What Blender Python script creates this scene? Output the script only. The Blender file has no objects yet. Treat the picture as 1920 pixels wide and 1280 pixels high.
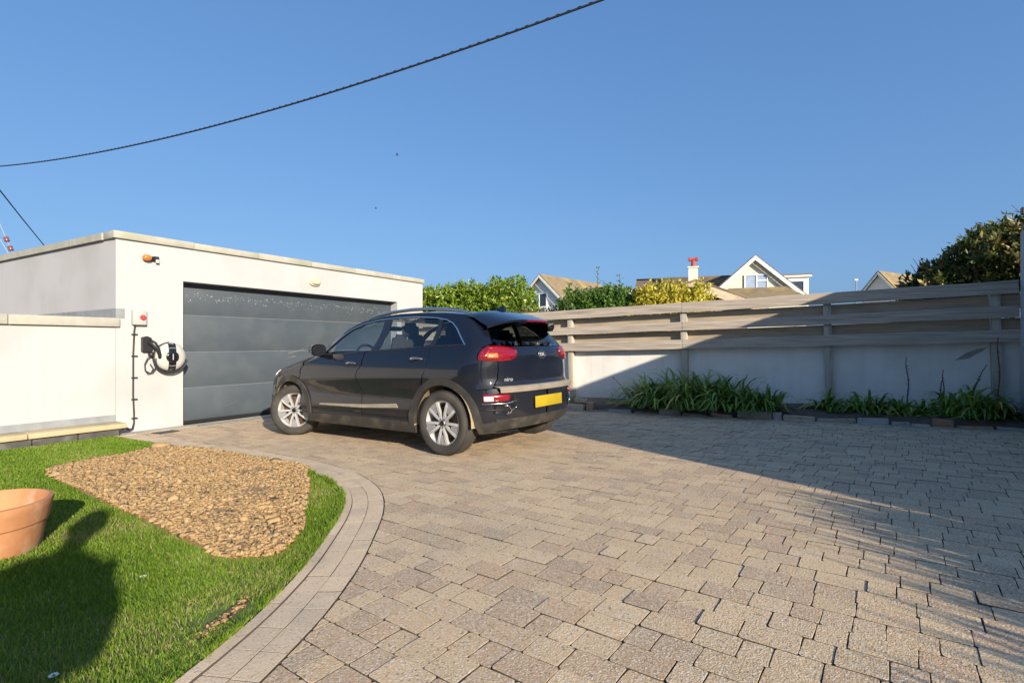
import bpy, bmesh, math, random
import numpy as np
from mathutils import Vector, Matrix
from mathutils.geometry import delaunay_2d_cdt
random.seed(7); rng = np.random.default_rng(11)
S = bpy.context.scene
COL = S.collection
R = math.radians
SLOPE = 0.026                                  # the drive falls gently towards the garage
def gz(y): return -SLOPE * y

# ------------------------------------------------------------------ camera
cam = bpy.data.cameras.new('camera'); camo = bpy.data.objects.new('camera', cam); COL.objects.link(camo)
cam.sensor_width = 36.0; cam.lens = 18.0; cam.clip_start = 0.05; cam.clip_end = 2000
cam.shift_y = 5.0 / 1920
camo.location = (0, 0, 1.03); camo.rotation_euler = (R(90), 0, R(-58))
S.camera = camo
# ------------------------------------------------------------------ light
SUN_D = Vector((0.462, 0.887, 0)).normalized()
SUN_E = R(18.6)
W = bpy.data.worlds.new('World'); S.world = W; W.use_nodes = True
wn = W.node_tree.nodes; wl = W.node_tree.links
sky = wn.new('ShaderNodeTexSky'); sky.sky_type = 'NISHITA'; sky.sun_disc = False
sky.sun_elevation = SUN_E; sky.sun_rotation = math.atan2(-SUN_D.x, -SUN_D.y)
sky.altitude = 0; sky.air_density = 0.85; sky.dust_density = 2.5; sky.ozone_density = 3.0
sx = wn.new('ShaderNodeSeparateColor'); cx = wn.new('ShaderNodeCombineColor'); wl.new(sky.outputs[0], sx.inputs[0])
for ch, (pw_, gain) in enumerate(((.65, .74), (.55, 1.17), (.45, 1.90))):            # the hazy sky is evener from zenith to horizon than clean air
    p_ = wn.new('ShaderNodeMath'); p_.operation = 'POWER'; p_.inputs[1].default_value = pw_; m_ = wn.new('ShaderNodeMath'); m_.operation = 'MULTIPLY'; m_.inputs[1].default_value = gain
    wl.new(sx.outputs[ch], p_.inputs[0]); wl.new(p_.outputs[0], m_.inputs[0]); wl.new(m_.outputs[0], cx.inputs[ch])
wl.new(cx.outputs[0], wn['Background'].inputs[0]); wn['Background'].inputs[1].default_value = 0.10
sun = bpy.data.lights.new('sun', 'SUN'); suno = bpy.data.objects.new('sun', sun); COL.objects.link(suno)
sun.energy = 4.0; sun.angle = R(0.55); sun.color = (1.0, 0.89, 0.73)
sd = Vector((SUN_D.x * math.cos(SUN_E), SUN_D.y * math.cos(SUN_E), -math.sin(SUN_E)))
suno.rotation_euler = sd.to_track_quat('-Z', 'Y').to_euler()
S.view_settings.view_transform = 'Standard'; S.view_settings.look = 'None'
S.view_settings.exposure = 1.05; S.view_settings.gamma = 1.0; S.view_settings.use_curve_mapping = False

# ------------------------------------------------------------------ helpers
class MB:
    """collects shapes, links them as one mesh object"""
    def __init__(s): s.v = []; s.f = []; s.a = []; s.side = []
    def add(s, v, f, a=None):
        n = len(s.v); s.v += [tuple(p) for p in v]; s.f += [tuple(i + n for i in q) for q in f]
        s.a += [a if a is not None else 0.0] * len(v)
    def box(s, x0, x1, y0, y1, z0, z1, b=0.0, a=None):
        if b <= 0:
            v = [(x, y, z) for z in (z0, z1) for x, y in ((x0, y0), (x1, y0), (x1, y1), (x0, y1))]
            s.add(v, [(0, 3, 2, 1), (4, 5, 6, 7), (0, 1, 5, 4), (1, 2, 6, 5), (2, 3, 7, 6), (3, 0, 4, 7)], a)
        else:
            bm = bmesh.new(); bmesh.ops.create_cube(bm, size=1)
            for q in bm.verts: q.co = Vector(((x0 + x1) / 2 + q.co.x * (x1 - x0), (y0 + y1) / 2 + q.co.y * (y1 - y0), (z0 + z1) / 2 + q.co.z * (z1 - z0)))
            bmesh.ops.bevel(bm, geom=bm.edges[:], offset=b, segments=2, affect='EDGES', profile=0.5)
            s.bm(bm, a)
    def bm(s, bm, a=None):
        bm.verts.index_update()
        s.add([tuple(q.co) for q in bm.verts], [tuple(q.index for q in f.verts) for f in bm.faces], a); bm.free()
    def tube(s, pts, r, n=6, cap=True, a=None):
        pts = [Vector(p) for p in pts]; m = len(pts); rr = r if hasattr(r, '__len__') else [r] * m
        v = []; f = []; up = None
        for i, p in enumerate(pts):
            d = (pts[min(i + 1, m - 1)] - pts[max(i - 1, 0)]).normalized()
            if up is None: up = Vector((0, 0, 1)) if abs(d.z) < .9 else Vector((1, 0, 0))
            x = d.cross(up).normalized(); y = x.cross(d).normalized(); up = y
            for k in range(n):
                t = 2 * math.pi * k / n; v.append(p + (x * math.cos(t) + y * math.sin(t)) * rr[i])
        for i in range(m - 1):
            for k in range(n):
                f.append((i * n + k, i * n + (k + 1) % n, (i + 1) * n + (k + 1) % n, (i + 1) * n + k))
        if cap: f += [tuple(range(n))[::-1], tuple(range((m - 1) * n, m * n))]
        s.add(v, f, a)
    def lathe(s, prof, n=32, axis='z', o=(0, 0, 0), a=None):
        v = []; f = []; m = len(prof); o = Vector(o)
        for r, h in prof:
            for k in range(n):
                t = 2 * math.pi * k / n; c, q = r * math.cos(t), r * math.sin(t)
                v.append(o + Vector({'z': (c, q, h), 'x': (h, c, q), 'y': (q, h, c)}[axis]))
        for i in range(m - 1):
            for k in range(n): f.append((i * n + k, i * n + (k + 1) % n, (i + 1) * n + (k + 1) % n, (i + 1) * n + k))
        s.add(v, f, a)
    def prism(s, poly, h0, h1, axis='z', a=None):
        n = len(poly)
        def P(p, h): return {'z': (p[0], p[1], h), 'x': (h, p[0], p[1]), 'y': (p[0], h, p[1])}[axis]
        v = [P(p, h0) for p in poly] + [P(p, h1) for p in poly]
        s.add(v, [tuple(range(n))[::-1], tuple(range(n, 2 * n))] + [(i, (i + 1) % n, n + (i + 1) % n, n + i) for i in range(n)], a)
    def quad(s, *p, a=None): s.add(p, [tuple(range(len(p)))], a)
    def build(s, name, mat, parent=None, smooth=False, attr=False, fix=False, loc=None):
        me = bpy.data.meshes.new(name); me.from_pydata(s.v, [], s.f)
        if attr:
            at = me.attributes.new('rnd', 'FLOAT', 'POINT'); at.data.foreach_set('value', np.array(s.a, dtype=np.float32))
        if fix:
            bm = bmesh.new(); bm.from_mesh(me); bmesh.ops.recalc_face_normals(bm, faces=bm.faces[:]); bm.to_mesh(me); bm.free()
        me.materials.append(mat)
        if s.side:
            me.materials.append(M['joint']); mi = np.zeros(len(s.f), dtype=np.int32); mi[s.side] = 1; me.polygons.foreach_set('material_index', mi)
        if smooth:
            me.polygons.foreach_set('use_smooth', [True] * len(me.polygons))
            if smooth != 1:
                try: me.set_sharp_from_angle(angle=R(smooth))
                except Exception: pass
        me.update()
        o = bpy.data.objects.new(name, me); COL.objects.link(o)
        if parent: o.parent = parent
        if loc: o.location = loc
        return o
def tag(o, label=None, cat=None, group=None, kind=None):
    for k, q in (('label', label), ('category', cat), ('group', group), ('kind', kind)):
        if q: o[k] = q
    return o
def thing(name, label, cat, loc=(0, 0, 0), rz=0, group=None):
    o = bpy.data.objects.new(name, None); COL.objects.link(o); o.location = loc; o.rotation_euler = (0, 0, rz)
    o.empty_display_size = .2
    return tag(o, label, cat, group)
def fastmesh(name, V, F, mat, parent=None, rnd=None, smooth=False):
    """V (n,3), F (m,3|4) numpy arrays"""
    me = bpy.data.meshes.new(name); k = F.shape[1]
    me.vertices.add(len(V)); me.vertices.foreach_set('co', V.astype(np.float32).ravel())
    me.loops.add(F.size); me.loops.foreach_set('vertex_index', F.astype(np.int32).ravel())
    me.polygons.add(len(F)); me.polygons.foreach_set('loop_start', np.arange(0, F.size, k, dtype=np.int32))
    if rnd is not None:
        at = me.attributes.new('rnd', 'FLOAT', 'POINT'); at.data.foreach_set('value', rnd.astype(np.float32))
    me.update(calc_edges=True); me.validate()
    if smooth: me.polygons.foreach_set('use_smooth', [True] * len(me.polygons))
    me.materials.append(mat)
    o = bpy.data.objects.new(name, me); COL.objects.link(o)
    if parent: o.parent = parent
    return o
def text_mesh(body, size, depth, font_shear=0.0, space=1.0):
    c = bpy.data.curves.new('lettering', 'FONT'); c.body = body; c.size = size; c.extrude = depth; c.shear = font_shear
    c.align_x = 'CENTER'; c.align_y = 'CENTER'; c.space_character = space; c.resolution_u = 3
    o = bpy.data.objects.new('lettering', c); COL.objects.link(o)
    bpy.context.view_layer.update()
    me = bpy.data.meshes.new_from_object(o.evaluated_get(bpy.context.evaluated_depsgraph_get()))
    bpy.data.objects.remove(o); bpy.data.curves.remove(c)
    return me

# ------------------------------------------------------------------ materials
def mat(name, c1, c2=None, scale=8.0, rough=.7, metal=0.0, bump=0.0, bscale=None, coat=0.0, c3=None, s3=1.0, detail=5, spec=.5, stretch=None, trans=0.0, dist=.004, runs=0.0):
    m = bpy.data.materials.new(name); m.use_nodes = True
    N = m.node_tree.nodes; L = m.node_tree.links; b = N['Principled BSDF']
    b.inputs['Roughness'].default_value = rough; b.inputs['Metallic'].default_value = metal
    b.inputs['Coat Weight'].default_value = coat; b.inputs['Coat Roughness'].default_value = .03
    b.inputs['Specular IOR Level'].default_value = spec
    if trans: b.inputs['Transmission Weight'].default_value = trans
    g = N.new('ShaderNodeNewGeometry'); pos = g.outputs['Position']
    if stretch:
        mp = N.new('ShaderNodeMapping'); mp.inputs['Scale'].default_value = stretch; L.new(pos, mp.inputs['Vector']); pos = mp.outputs[0]
    b.inputs['Base Color'].default_value = (*c1, 1)
    if c2:
        n = N.new('ShaderNodeTexNoise'); n.inputs['Scale'].default_value = scale; n.inputs['Detail'].default_value = detail; L.new(pos, n.inputs['Vector'])
        r = N.new('ShaderNodeMapRange'); r.inputs[1].default_value = .32; r.inputs[2].default_value = .68; L.new(n.outputs[0], r.inputs[0])
        x = N.new('ShaderNodeMix'); x.data_type = 'RGBA'; x.inputs[6].default_value = (*c1, 1); x.inputs[7].default_value = (*c2, 1); L.new(r.outputs[0], x.inputs[0])
        out = x.outputs[2]
        if c3:
            n3 = N.new('ShaderNodeTexNoise'); n3.inputs['Scale'].default_value = s3; n3.inputs['Detail'].default_value = 6; L.new(pos, n3.inputs['Vector'])
            r3 = N.new('ShaderNodeMapRange'); r3.inputs[1].default_value = .5; r3.inputs[2].default_value = .72; L.new(n3.outputs[0], r3.inputs[0])
            x3 = N.new('ShaderNodeMix'); x3.data_type = 'RGBA'; x3.inputs[7].default_value = (*c3, 1); L.new(out, x3.inputs[6]); L.new(r3.outputs[0], x3.inputs[0]); out = x3.outputs[2]
        L.new(out, b.inputs['Base Color'])
    if runs:
        mp2 = N.new('ShaderNodeMapping'); mp2.inputs['Scale'].default_value = (5, 5, .35); L.new(g.outputs['Position'], mp2.inputs['Vector']); n4 = N.new('ShaderNodeTexNoise'); n4.inputs['Scale'].default_value = 2.2; n4.inputs['Detail'].default_value = 7; L.new(mp2.outputs[0], n4.inputs['Vector'])
        r4 = N.new('ShaderNodeMapRange'); r4.inputs[1].default_value = .52; r4.inputs[2].default_value = .8; r4.inputs[4].default_value = runs; L.new(n4.outputs[0], r4.inputs[0])
        x4 = N.new('ShaderNodeMix'); x4.data_type = 'RGBA'; x4.inputs[7].default_value = (c1[0] * .55, c1[1] * .53, c1[2] * .47, 1); L.new(out, x4.inputs[6]); L.new(r4.outputs[0], x4.inputs[0]); L.new(x4.outputs[2], b.inputs['Base Color'])
    if bump:
        nb = N.new('ShaderNodeTexNoise'); nb.inputs['Scale'].default_value = bscale or scale * 4; nb.inputs['Detail'].default_value = 6; L.new(pos, nb.inputs['Vector'])
        bp = N.new('ShaderNodeBump'); bp.inputs['Strength'].default_value = bump; bp.inputs['Distance'].default_value = dist; L.new(nb.outputs[0], bp.inputs['Height']); L.new(bp.outputs[0], b.inputs['Normal'])
    return m
def ramp_mat(name, stops, rough=.8, speck=None, bump=.0, bscale=200, stain=None, objrand=False, subs=0.0, spec=.3, dist=.003, speck_scale=240):
    """colour picked by the 'rnd' attribute of each piece (+ the object's own random), optional mineral specks"""
    m = bpy.data.materials.new(name); m.use_nodes = True
    N = m.node_tree.nodes; L = m.node_tree.links; b = N['Principled BSDF']; b.inputs['Roughness'].default_value = rough; b.inputs['Specular IOR Level'].default_value = spec
    a = N.new('ShaderNodeAttribute'); a.attribute_name = 'rnd'; fac = a.outputs['Fac']
    if objrand:
        oi = N.new('ShaderNodeObjectInfo'); ad = N.new('ShaderNodeMath'); ad.operation = 'ADD'; L.new(fac, ad.inputs[0]); L.new(oi.outputs['Random'], ad.inputs[1])
        fr = N.new('ShaderNodeMath'); fr.operation = 'FRACT'; L.new(ad.outputs[0], fr.inputs[0]); fac = fr.outputs[0]
    cr = N.new('ShaderNodeValToRGB'); e = cr.color_ramp.elements
    while len(e) < len(stops): e.new(.5)
    for i, (p, c) in enumerate(stops): e[i].position = p; e[i].color = (*c, 1)
    L.new(fac, cr.inputs[0]); out = cr.outputs[0]
    g = N.new('ShaderNodeNewGeometry')
    if speck:
        for sc, lo, hi, colr, amt in speck:
            n = N.new('ShaderNodeTexNoise'); n.inputs['Scale'].default_value = sc; n.inputs['Detail'].default_value = 3; L.new(g.outputs['Position'], n.inputs['Vector'])
            r = N.new('ShaderNodeMapRange'); r.inputs[1].default_value = lo; r.inputs[2].default_value = hi; r.inputs[4].default_value = amt; L.new(n.outputs[0], r.inputs[0])
            x = N.new('ShaderNodeMix'); x.data_type = 'RGBA'; x.inputs[7].default_value = (*colr, 1); L.new(out, x.inputs[6]); L.new(r.outputs[0], x.inputs[0]); out = x.outputs[2]
    L.new(out, b.inputs['Base Color'])
    if bump:
        nb = N.new('ShaderNodeTexNoise'); nb.inputs['Scale'].default_value = bscale; nb.inputs['Detail'].default_value = 5; L.new(g.outputs['Position'], nb.inputs['Vector'])
        bp = N.new('ShaderNodeBump'); bp.inputs['Strength'].default_value = bump; bp.inputs['Distance'].default_value = dist; L.new(nb.outputs[0], bp.inputs['Height']); L.new(bp.outputs[0], b.inputs['Normal'])
    if subs:
        tr = N.new('ShaderNodeBsdfTranslucent'); mx = N.new('ShaderNodeMixShader'); mx.inputs[0].default_value = subs
        L.new(out, tr.inputs[0]); L.new(b.outputs[0], mx.inputs[1]); L.new(tr.outputs[0], mx.inputs[2]); L.new(mx.outputs[0], N['Material Output'].inputs[0])
    return m
M = {}
M['render'] = mat('white_render', (.43, .423, .424), (.415, .408, .407), 1.2, .9, bump=.25, bscale=220, c3=(.365, .355, .345), s3=.9, dist=.002, runs=.07)
M['wall_render'] = mat('weathered_render', (.80, .77, .72), (.73, .70, .645), 3.0, .92, bump=.35, bscale=160, c3=(.64, .60, .54), s3=1.1, dist=.003, runs=.22)
M['coping'] = mat('concrete_coping', (.40, .38, .32), (.33, .32, .27), 9, .9, bump=.4, bscale=80, c3=(.30, .30, .22), s3=3)
M['sandstone'] = mat('sandstone_slab', (.50, .39, .22), (.42, .34, .21), 5, .85, bump=.3, bscale=90, c3=(.33, .28, .19), s3=4)
M['darkblock'] = mat('dark_block', (.05, .05, .048), (.085, .08, .072), 9, .9, bump=.6, bscale=60, c3=(.15, .145, .13), s3=5, dist=.008)
M['lead'] = mat('lead_flashing', (.20, .21, .22), (.27, .28, .29), 6, .55, bump=.2, bscale=12, dist=.01)
M['door'] = mat('grey_door_panel', (.052, .066, .079), (.060, .074, .087), 4, .45, bump=.12, bscale=380, c3=(.072, .085, .096), s3=2.2, dist=.002)
M['doorgap'] = mat('door_joint_seal', (.19, .20, .205), rough=.5)
M['fleck'] = mat('pale_fleck', (.34, .34, .32), (.22, .22, .21), 9, .7)
M['doorframe'] = mat('door_frame', (.05, .06, .08), rough=.5)
M['dark'] = mat('dark_void', (.012, .012, .013), rough=.9)
M['concrete'] = mat('pale_concrete', (.46, .41, .33), (.38, .34, .28), 4, .9, bump=.4, bscale=120, c3=(.30, .27, .22), s3=3)
M['joint'] = mat('jointing_sand', (.10, .085, .065), (.06, .055, .045), 20, .95, bump=.5, bscale=200)
M['wood'] = mat('weathered_timber', (.54, .455, .36), (.35, .29, .235), 3.4, .88, bump=.7, bscale=9, c3=(.27, .235, .20), s3=3.0, stretch=(6, .45, 13), dist=.008, detail=9)
M['wood_rear'] = mat('weathered_timber_rear', (.48, .38, .26), (.38, .30, .21), 3.2, .85, bump=.3, bscale=7, c3=(.27, .225, .165), s3=2.2, stretch=(6, .7, 9), dist=.004)
M['post'] = mat('weathered_post', (.47, .42, .34), (.38, .34, .28), 3.2, .85, bump=.3, bscale=8, c3=(.24, .23, .17), s3=2, stretch=(8, 8, .8))
M['soil'] = mat('dry_soil', (.33, .21, .10), (.26, .16, .08), 14, .95, bump=.4, bscale=50, dist=.006)
M['bedsoil'] = mat('bed_soil', (.13, .10, .075), (.085, .068, .05), 14, .95, bump=.5, bscale=40, dist=.01)
M['turf'] = mat('turf', (.115, .165, .03), (.08, .12, .022), 30, .95, bump=.3, bscale=120, c3=(.15, .13, .05), s3=3, dist=.004)
M['earth'] = mat('earth_and_grass', (.07, .09, .03), (.12, .10, .06), .4, .95, bump=.4, bscale=8)
M['terracotta'] = mat('terracotta', (.46, .215, .095), (.38, .165, .07), 9, .75, bump=.35, bscale=45, c3=(.55, .37, .25), s3=6, dist=.004)
M['plastic_black'] = mat('black_plastic', (.018, .018, .02), rough=.42)
M['rubber'] = mat('cable_rubber', (.02, .02, .022), rough=.55)
M['white_plastic'] = mat('white_plastic', (.44, .43, .40), (.40, .39, .36), 10, .35)
M['cream_plastic'] = mat('cream_diffuser', (.58, .53, .36), (.52, .48, .32), 20, .35)
M['amber'] = mat('amber_lens', (.80, .17, .02), rough=.2, coat=.6)
M['red_plastic'] = mat('red_switch', (.55, .05, .035), rough=.3)
M['grey_plastic'] = mat('grey_plastic', (.42, .42, .40), rough=.4)
M['whitepaint'] = mat('white_paint', (.78, .77, .73), (.72, .71, .67), 4, .5)
M['cream'] = mat('cream_render', (.72, .67, .52), (.66, .61, .47), 1.2, .9, bump=.2, bscale=60)
M['window'] = mat('window_glass', (.03, .045, .07), rough=.05, coat=.5)
M['curtain'] = mat('pale_blue_blind', (.32, .40, .52), (.26, .33, .45), 3, .8)
M['rust'] = mat('red_pot', (.42, .06, .04), (.34, .05, .035), 8, .7)
M['gutter'] = mat('brown_gutter', (.10, .065, .045), rough=.5)
M['felt'] = mat('roof_felt', (.12, .115, .11), (.18, .17, .15), 4, .95)
M['metal_pole'] = mat('galvanised', (.35, .36, .37), rough=.5, metal=.6)
M['ceramic'] = mat('brown_ceramic', (.20, .06, .04), rough=.3, coat=.5)
M['bird'] = mat('bird_feathers', (.06, .06, .06), rough=.8)
M['bark'] = mat('bark', (.12, .09, .06), (.08, .06, .045), 20, .9, bump=.6, bscale=60)
def tile_mat(name, a, b_, lichen):
    m = mat(name, a, b_, 2.0, .9, bump=.5, bscale=30, c3=lichen, s3=.9)
    return m
M['tile'] = tile_mat('brown_roof_tile', (.17, .12, .08), (.10, .08, .065), (.26, .19, .07))
M['tile_dark'] = tile_mat('dark_roof_tile', (.20, .155, .11), (.14, .115, .09), (.17, .13, .07))
M['tile_gold'] = tile_mat('lichen_roof_tile', (.27, .205, .12), (.20, .155, .095), (.42, .31, .08))
M['paver'] = ramp_mat('paver', [(0, (0.546, 0.3879, 0.218)), (0.28, (0.6142, 0.4434, 0.2576)), (0.45, (0.5168, 0.341, 0.1981)), (0.6, (0.429, 0.3069, 0.1981)), (0.75, (0.6435, 0.469, 0.2812)), (0.88, (0.4778, 0.3241, 0.1902)), (1, (0.3997, 0.2856, 0.1823))], .88,
    speck=[(.9, .48, .72, (.36, .28, .19), .40), (6, .52, .75, (.44, .36, .24), .35), (95, .50, .64, (.66, .56, .42), .75), (120, .56, .66, (.48, .31, .17), .5), (85, .59, .655, (.17, .13, .10), .7), (150, .60, .66, (.80, .74, .64), .8)], bump=.9, bscale=150, objrand=True, dist=.004)
M['kerb'] = ramp_mat('kerb_block', [(0, (0.636, 0.4848, 0.3216)), (0.4, (0.6996, 0.5323, 0.3564)), (0.7, (0.583, 0.4421, 0.2955)), (1, (0.6678, 0.5038, 0.3346))], .88,
    speck=[(2.5, .5, .75, (.40, .34, .26), .5), (9, .5, .75, (.36, .31, .235), .4), (110, .55, .66, (.66, .58, .46), .5), (95, .58, .66, (.22, .18, .14), .6)], bump=.7, bscale=160, objrand=True)
M['grass'] = ramp_mat('grass_blade', [(0, (0.0855, 0.1681, 0.0133)), (0.4, (0.1478, 0.2487, 0.019)), (0.75, (0.2099, 0.3025, 0.0333)), (0.93, (0.2955, 0.3227, 0.076)), (1, (0.3888, 0.2958, 0.1805))], .6, subs=.35)
M['clod'] = ramp_mat('soil_clod', [(0, (0.2676, 0.1648, 0.0733)), (0.35, (0.3568, 0.2285, 0.1069)), (0.7, (0.4055, 0.2698, 0.1314)), (0.92, (0.4541, 0.3148, 0.1649)), (1, (0.2433, 0.1499, 0.0672))], .95, speck=[(60, .5, .7, (.24, .16, .09), .5)], bump=.8, bscale=120, dist=.006)
M['stone'] = ramp_mat('bed_stone', [(0, (0.32, 0.256, 0.192)), (0.25, (0.416, 0.416, 0.416)), (0.5, (0.384, 0.224, 0.144)), (0.75, (0.576, 0.48, 0.352)), (1, (0.256, 0.224, 0.192))], .9, speck=[(16, .5, .7, (.30, .24, .15), .5), (40, .58, .7, (.07, .06, .05), .6)], bump=.9, bscale=50, objrand=True, dist=.01)
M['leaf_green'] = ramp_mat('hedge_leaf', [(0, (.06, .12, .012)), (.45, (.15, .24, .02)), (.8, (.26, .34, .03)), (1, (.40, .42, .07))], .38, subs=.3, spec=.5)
M['leaf_olive'] = ramp_mat('olive_leaf', [(0, (.05, .075, .015)), (.5, (.12, .15, .03)), (1, (.24, .22, .07))], .5, subs=.3)
M['leaf_dark'] = ramp_mat('dark_green_leaf', [(0, (.03, .08, .012)), (.5, (.07, .155, .02)), (1, (.17, .26, .04))], .4, subs=.3)
M['leaf_yellow'] = ramp_mat('yellow_leaf', [(0, (.26, .26, .02)), (.5, (.52, .45, .04)), (1, (.70, .60, .12))], .45, subs=.3)
M['leaf_bronze'] = ramp_mat('bronze_leaf', [(0, (0.0267, 0.041, 0.012)), (0.35, (0.0745, 0.0994, 0.02)), (0.6, (0.1702, 0.1638, 0.04)), (0.8, (0.2341, 0.117, 0.05)), (1, (0.4043, 0.351, 0.12))], .38, subs=.25)
M['strap'] = ramp_mat('strap_leaf', [(0, (0.084, 0.1646, 0.0284)), (0.5, (0.182, 0.3058, 0.0473)), (0.9, (0.308, 0.4351, 0.0851)), (1, (0.7, 0.541, 0.1512))], .38, subs=.2, spec=.5)
M['stemleaf'] = ramp_mat('stem_leaf', [(0, (.03, .05, .03)), (1, (.09, .12, .06))], .5, subs=.2)
# car
def car_paint():
    m = bpy.data.materials.new('dark_blue_car_paint'); m.use_nodes = True
    N = m.node_tree.nodes; L = m.node_tree.links; b = N['Principled BSDF']
    b.inputs['Metallic'].default_value = .0; b.inputs['Specular IOR Level'].default_value = .08; b.inputs['Roughness'].default_value = .40; b.inputs['Coat Weight'].default_value = 1; b.inputs['Coat Roughness'].default_value = .035
    tc = N.new('ShaderNodeTexCoord'); sp = N.new('ShaderNodeSeparateXYZ'); L.new(tc.outputs['Object'], sp.inputs[0])
    n = N.new('ShaderNodeTexNoise'); n.inputs['Scale'].default_value = 5; n.inputs['Detail'].default_value = 8; L.new(tc.outputs['Object'], n.inputs['Vector'])
    r = N.new('ShaderNodeMapRange'); r.inputs[1].default_value = .95; r.inputs[2].default_value = .25; r.inputs[3].default_value = .0; r.inputs[4].default_value = .09; L.new(sp.outputs['Z'], r.inputs[0])
    mu = N.new('ShaderNodeMath'); mu.operation = 'MULTIPLY'; L.new(r.outputs[0], mu.inputs[0]); L.new(n.outputs[0], mu.inputs[1])
    x = N.new('ShaderNodeMix'); x.data_type = 'RGBA'; x.inputs[6].default_value = (.006, .008, .0155, 1); x.inputs[7].default_value = (.24, .19, .13, 1); L.new(mu.outputs[0], x.inputs[0]); L.new(x.outputs[2], b.inputs['Base Color'])
    cw = N.new('ShaderNodeMapRange'); cw.inputs[3].default_value = 1.0; cw.inputs[4].default_value = .25; cw.inputs[1].default_value = 0; cw.inputs[2].default_value = .45; L.new(mu.outputs[0], cw.inputs[0]); L.new(cw.outputs[0], b.inputs['Coat Weight'])
    return m
M['paint'] = car_paint()
M['clad'] = mat('dusty_black_cladding', (.022, .022, .022), (.042, .038, .033), 7, .55, c3=(.09, .075, .055), s3=5)
M['mud'] = mat('mud_spattered_liner', (.36, .27, .16), (.20, .15, .09), 9, .95, bump=.5, bscale=60)
M['glass'] = None
g_ = bpy.data.materials.new('car_glass'); g_.use_nodes = True; nn = g_.node_tree.nodes; ll = g_.node_tree.links
tb = nn.new('ShaderNodeBsdfTransparent'); tb.inputs[0].default_value = (.80, .86, .86, 1); gb = nn.new('ShaderNodeBsdfGlossy'); gb.inputs['Roughness'].default_value = .01
lw_ = nn.new('ShaderNodeLayerWeight'); lw_.inputs[0].default_value = .5; pw = nn.new('ShaderNodeMath'); pw.operation = 'POWER'; pw.inputs[1].default_value = 3.2; ll.new(lw_.outputs['Facing'], pw.inputs[0]); fr = nn.new('ShaderNodeMath'); fr.operation = 'MULTIPLY_ADD'; fr.inputs[1].default_value = .85; fr.inputs[2].default_value = .07; ll.new(pw.outputs[0], fr.inputs[0]); mr_ = nn.new('ShaderNodeMixShader'); ll.new(fr.outputs[0], mr_.inputs[0]); ll.new(tb.outputs[0], mr_.inputs[1]); ll.new(gb.outputs[0], mr_.inputs[2]); ll.new(mr_.outputs[0], nn['Material Output'].inputs[0])
M['glass'] = g_
g2 = g_.copy(); g2.name = 'privacy_glass'
for q in g2.node_tree.nodes:
    if q.type == 'BSDF_TRANSPARENT': q.inputs[0].default_value = (.22, .25, .27, 1)
M['glass_dark'] = g2
M['chrome'] = mat('satin_chrome', (.66, .66, .66), rough=.18, metal=1)
M['silver'] = mat('dusty_silver_trim', (.42, .36, .28), (.34, .29, .22), 10, .45, metal=.35)
M['gloss_black'] = mat('gloss_black', (.010, .010, .012), rough=.15, coat=.6)
M['lamp_red'] = mat('red_lamp_lens', (.17, .003, .012), rough=.12, coat=1)
M['lamp_bright'] = mat('bright_red_lens', (.22, .004, .012), rough=.2, coat=.8)
M['lamp_amber'] = mat('amber_lamp', (.75, .22, .05), (.60, .10, .04), 60, .25)
M['lamp_white'] = mat('clear_lamp', (.80, .78, .75), rough=.15, coat=.8)
M['plate'] = mat('yellow_plate', (.38, .28, .012), (.33, .24, .012), 6, .45)
M['tyre'] = mat('dusty_tyre', (.026, .025, .024), (.062, .054, .043), 5, .85, bump=.2, bscale=80)
M['alloy'] = mat('machined_alloy', (.56, .555, .55), (.49, .48, .47), 20, .35, metal=.35)
M['alloy_dark'] = mat('grey_alloy', (.22, .225, .24), rough=.4, metal=.5)
M['alloy_plate'] = mat('satin_alloy_plate', (.36, .36, .365), (.31, .31, .31), 20, .4, metal=.4)
M['brake'] = mat('brake_disc', (.16, .11, .08), rough=.5, metal=.6)
M['seat'] = mat('dark_seat_cloth', (.022, .022, .025), (.03, .03, .034), 30, .85)
M['skin'] = mat('skin', (.48, .30, .22), rough=.6)
M['jacket'] = mat('navy_jacket', (.03, .04, .08), (.04, .05, .09), 20, .85)
M['trousers'] = mat('grey_trousers', (.10, .10, .11), (.13, .13, .14), 20, .9)
M['hair'] = mat('brown_hair', (.06, .04, .025), rough=.7)

# ================================================================== SETTING
# ground to the horizon
g = MB()
g.quad((-500, -500, -.62), (500, -500, -.62), (500, 500, -.62), (-500, 500, -.62)); tag(g.build('ground', M['earth']), kind='structure')
# kerb line of the lawn (outer edge, drive side)
KP = [(3.26, 8.20), (3.26, 7.4), (3.26, 6.6), (3.27, 5.8), (3.27, 5.1), (3.24, 4.5), (3.17, 3.95), (3.05, 3.5), (2.88, 3.1), (2.65, 2.76), (2.36, 2.46), (2.02, 2.18), (1.70, 1.94), (1.38, 1.74), (1.12, 1.61), (.80, 1.48), (.40, 1.36), (-.10, 1.26), (-.8, 1.16), (-1.8, 1.05), (-3.5, .9), (-8, .6)]
def smooth_poly(P, n=8):
    P = [np.array(p, float) for p in P]; out = []
    for i in range(len(P) - 1):
        p0 = P[max(i - 1, 0)]; p1 = P[i]; p2 = P[i + 1]; p3 = P[min(i + 2, len(P) - 1)]
        for k in range(n):
            t = k / n; out.append(.5 * ((2 * p1) + (-p0 + p2) * t + (2 * p0 - 5 * p1 + 4 * p2 - p3) * t * t + (-p0 + 3 * p1 - 3 * p2 + p3) * t ** 3))
    out.append(P[-1]); return np.array(out)
KC = smooth_poly(KP)
KT = np.gradient(KC, axis=0); KT /= np.linalg.norm(KT, axis=1)[:, None]
KN = np.stack([KT[:, 1], -KT[:, 0]], 1)          # towards the lawn
if KN[0][0] > 0: KN = -KN
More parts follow.
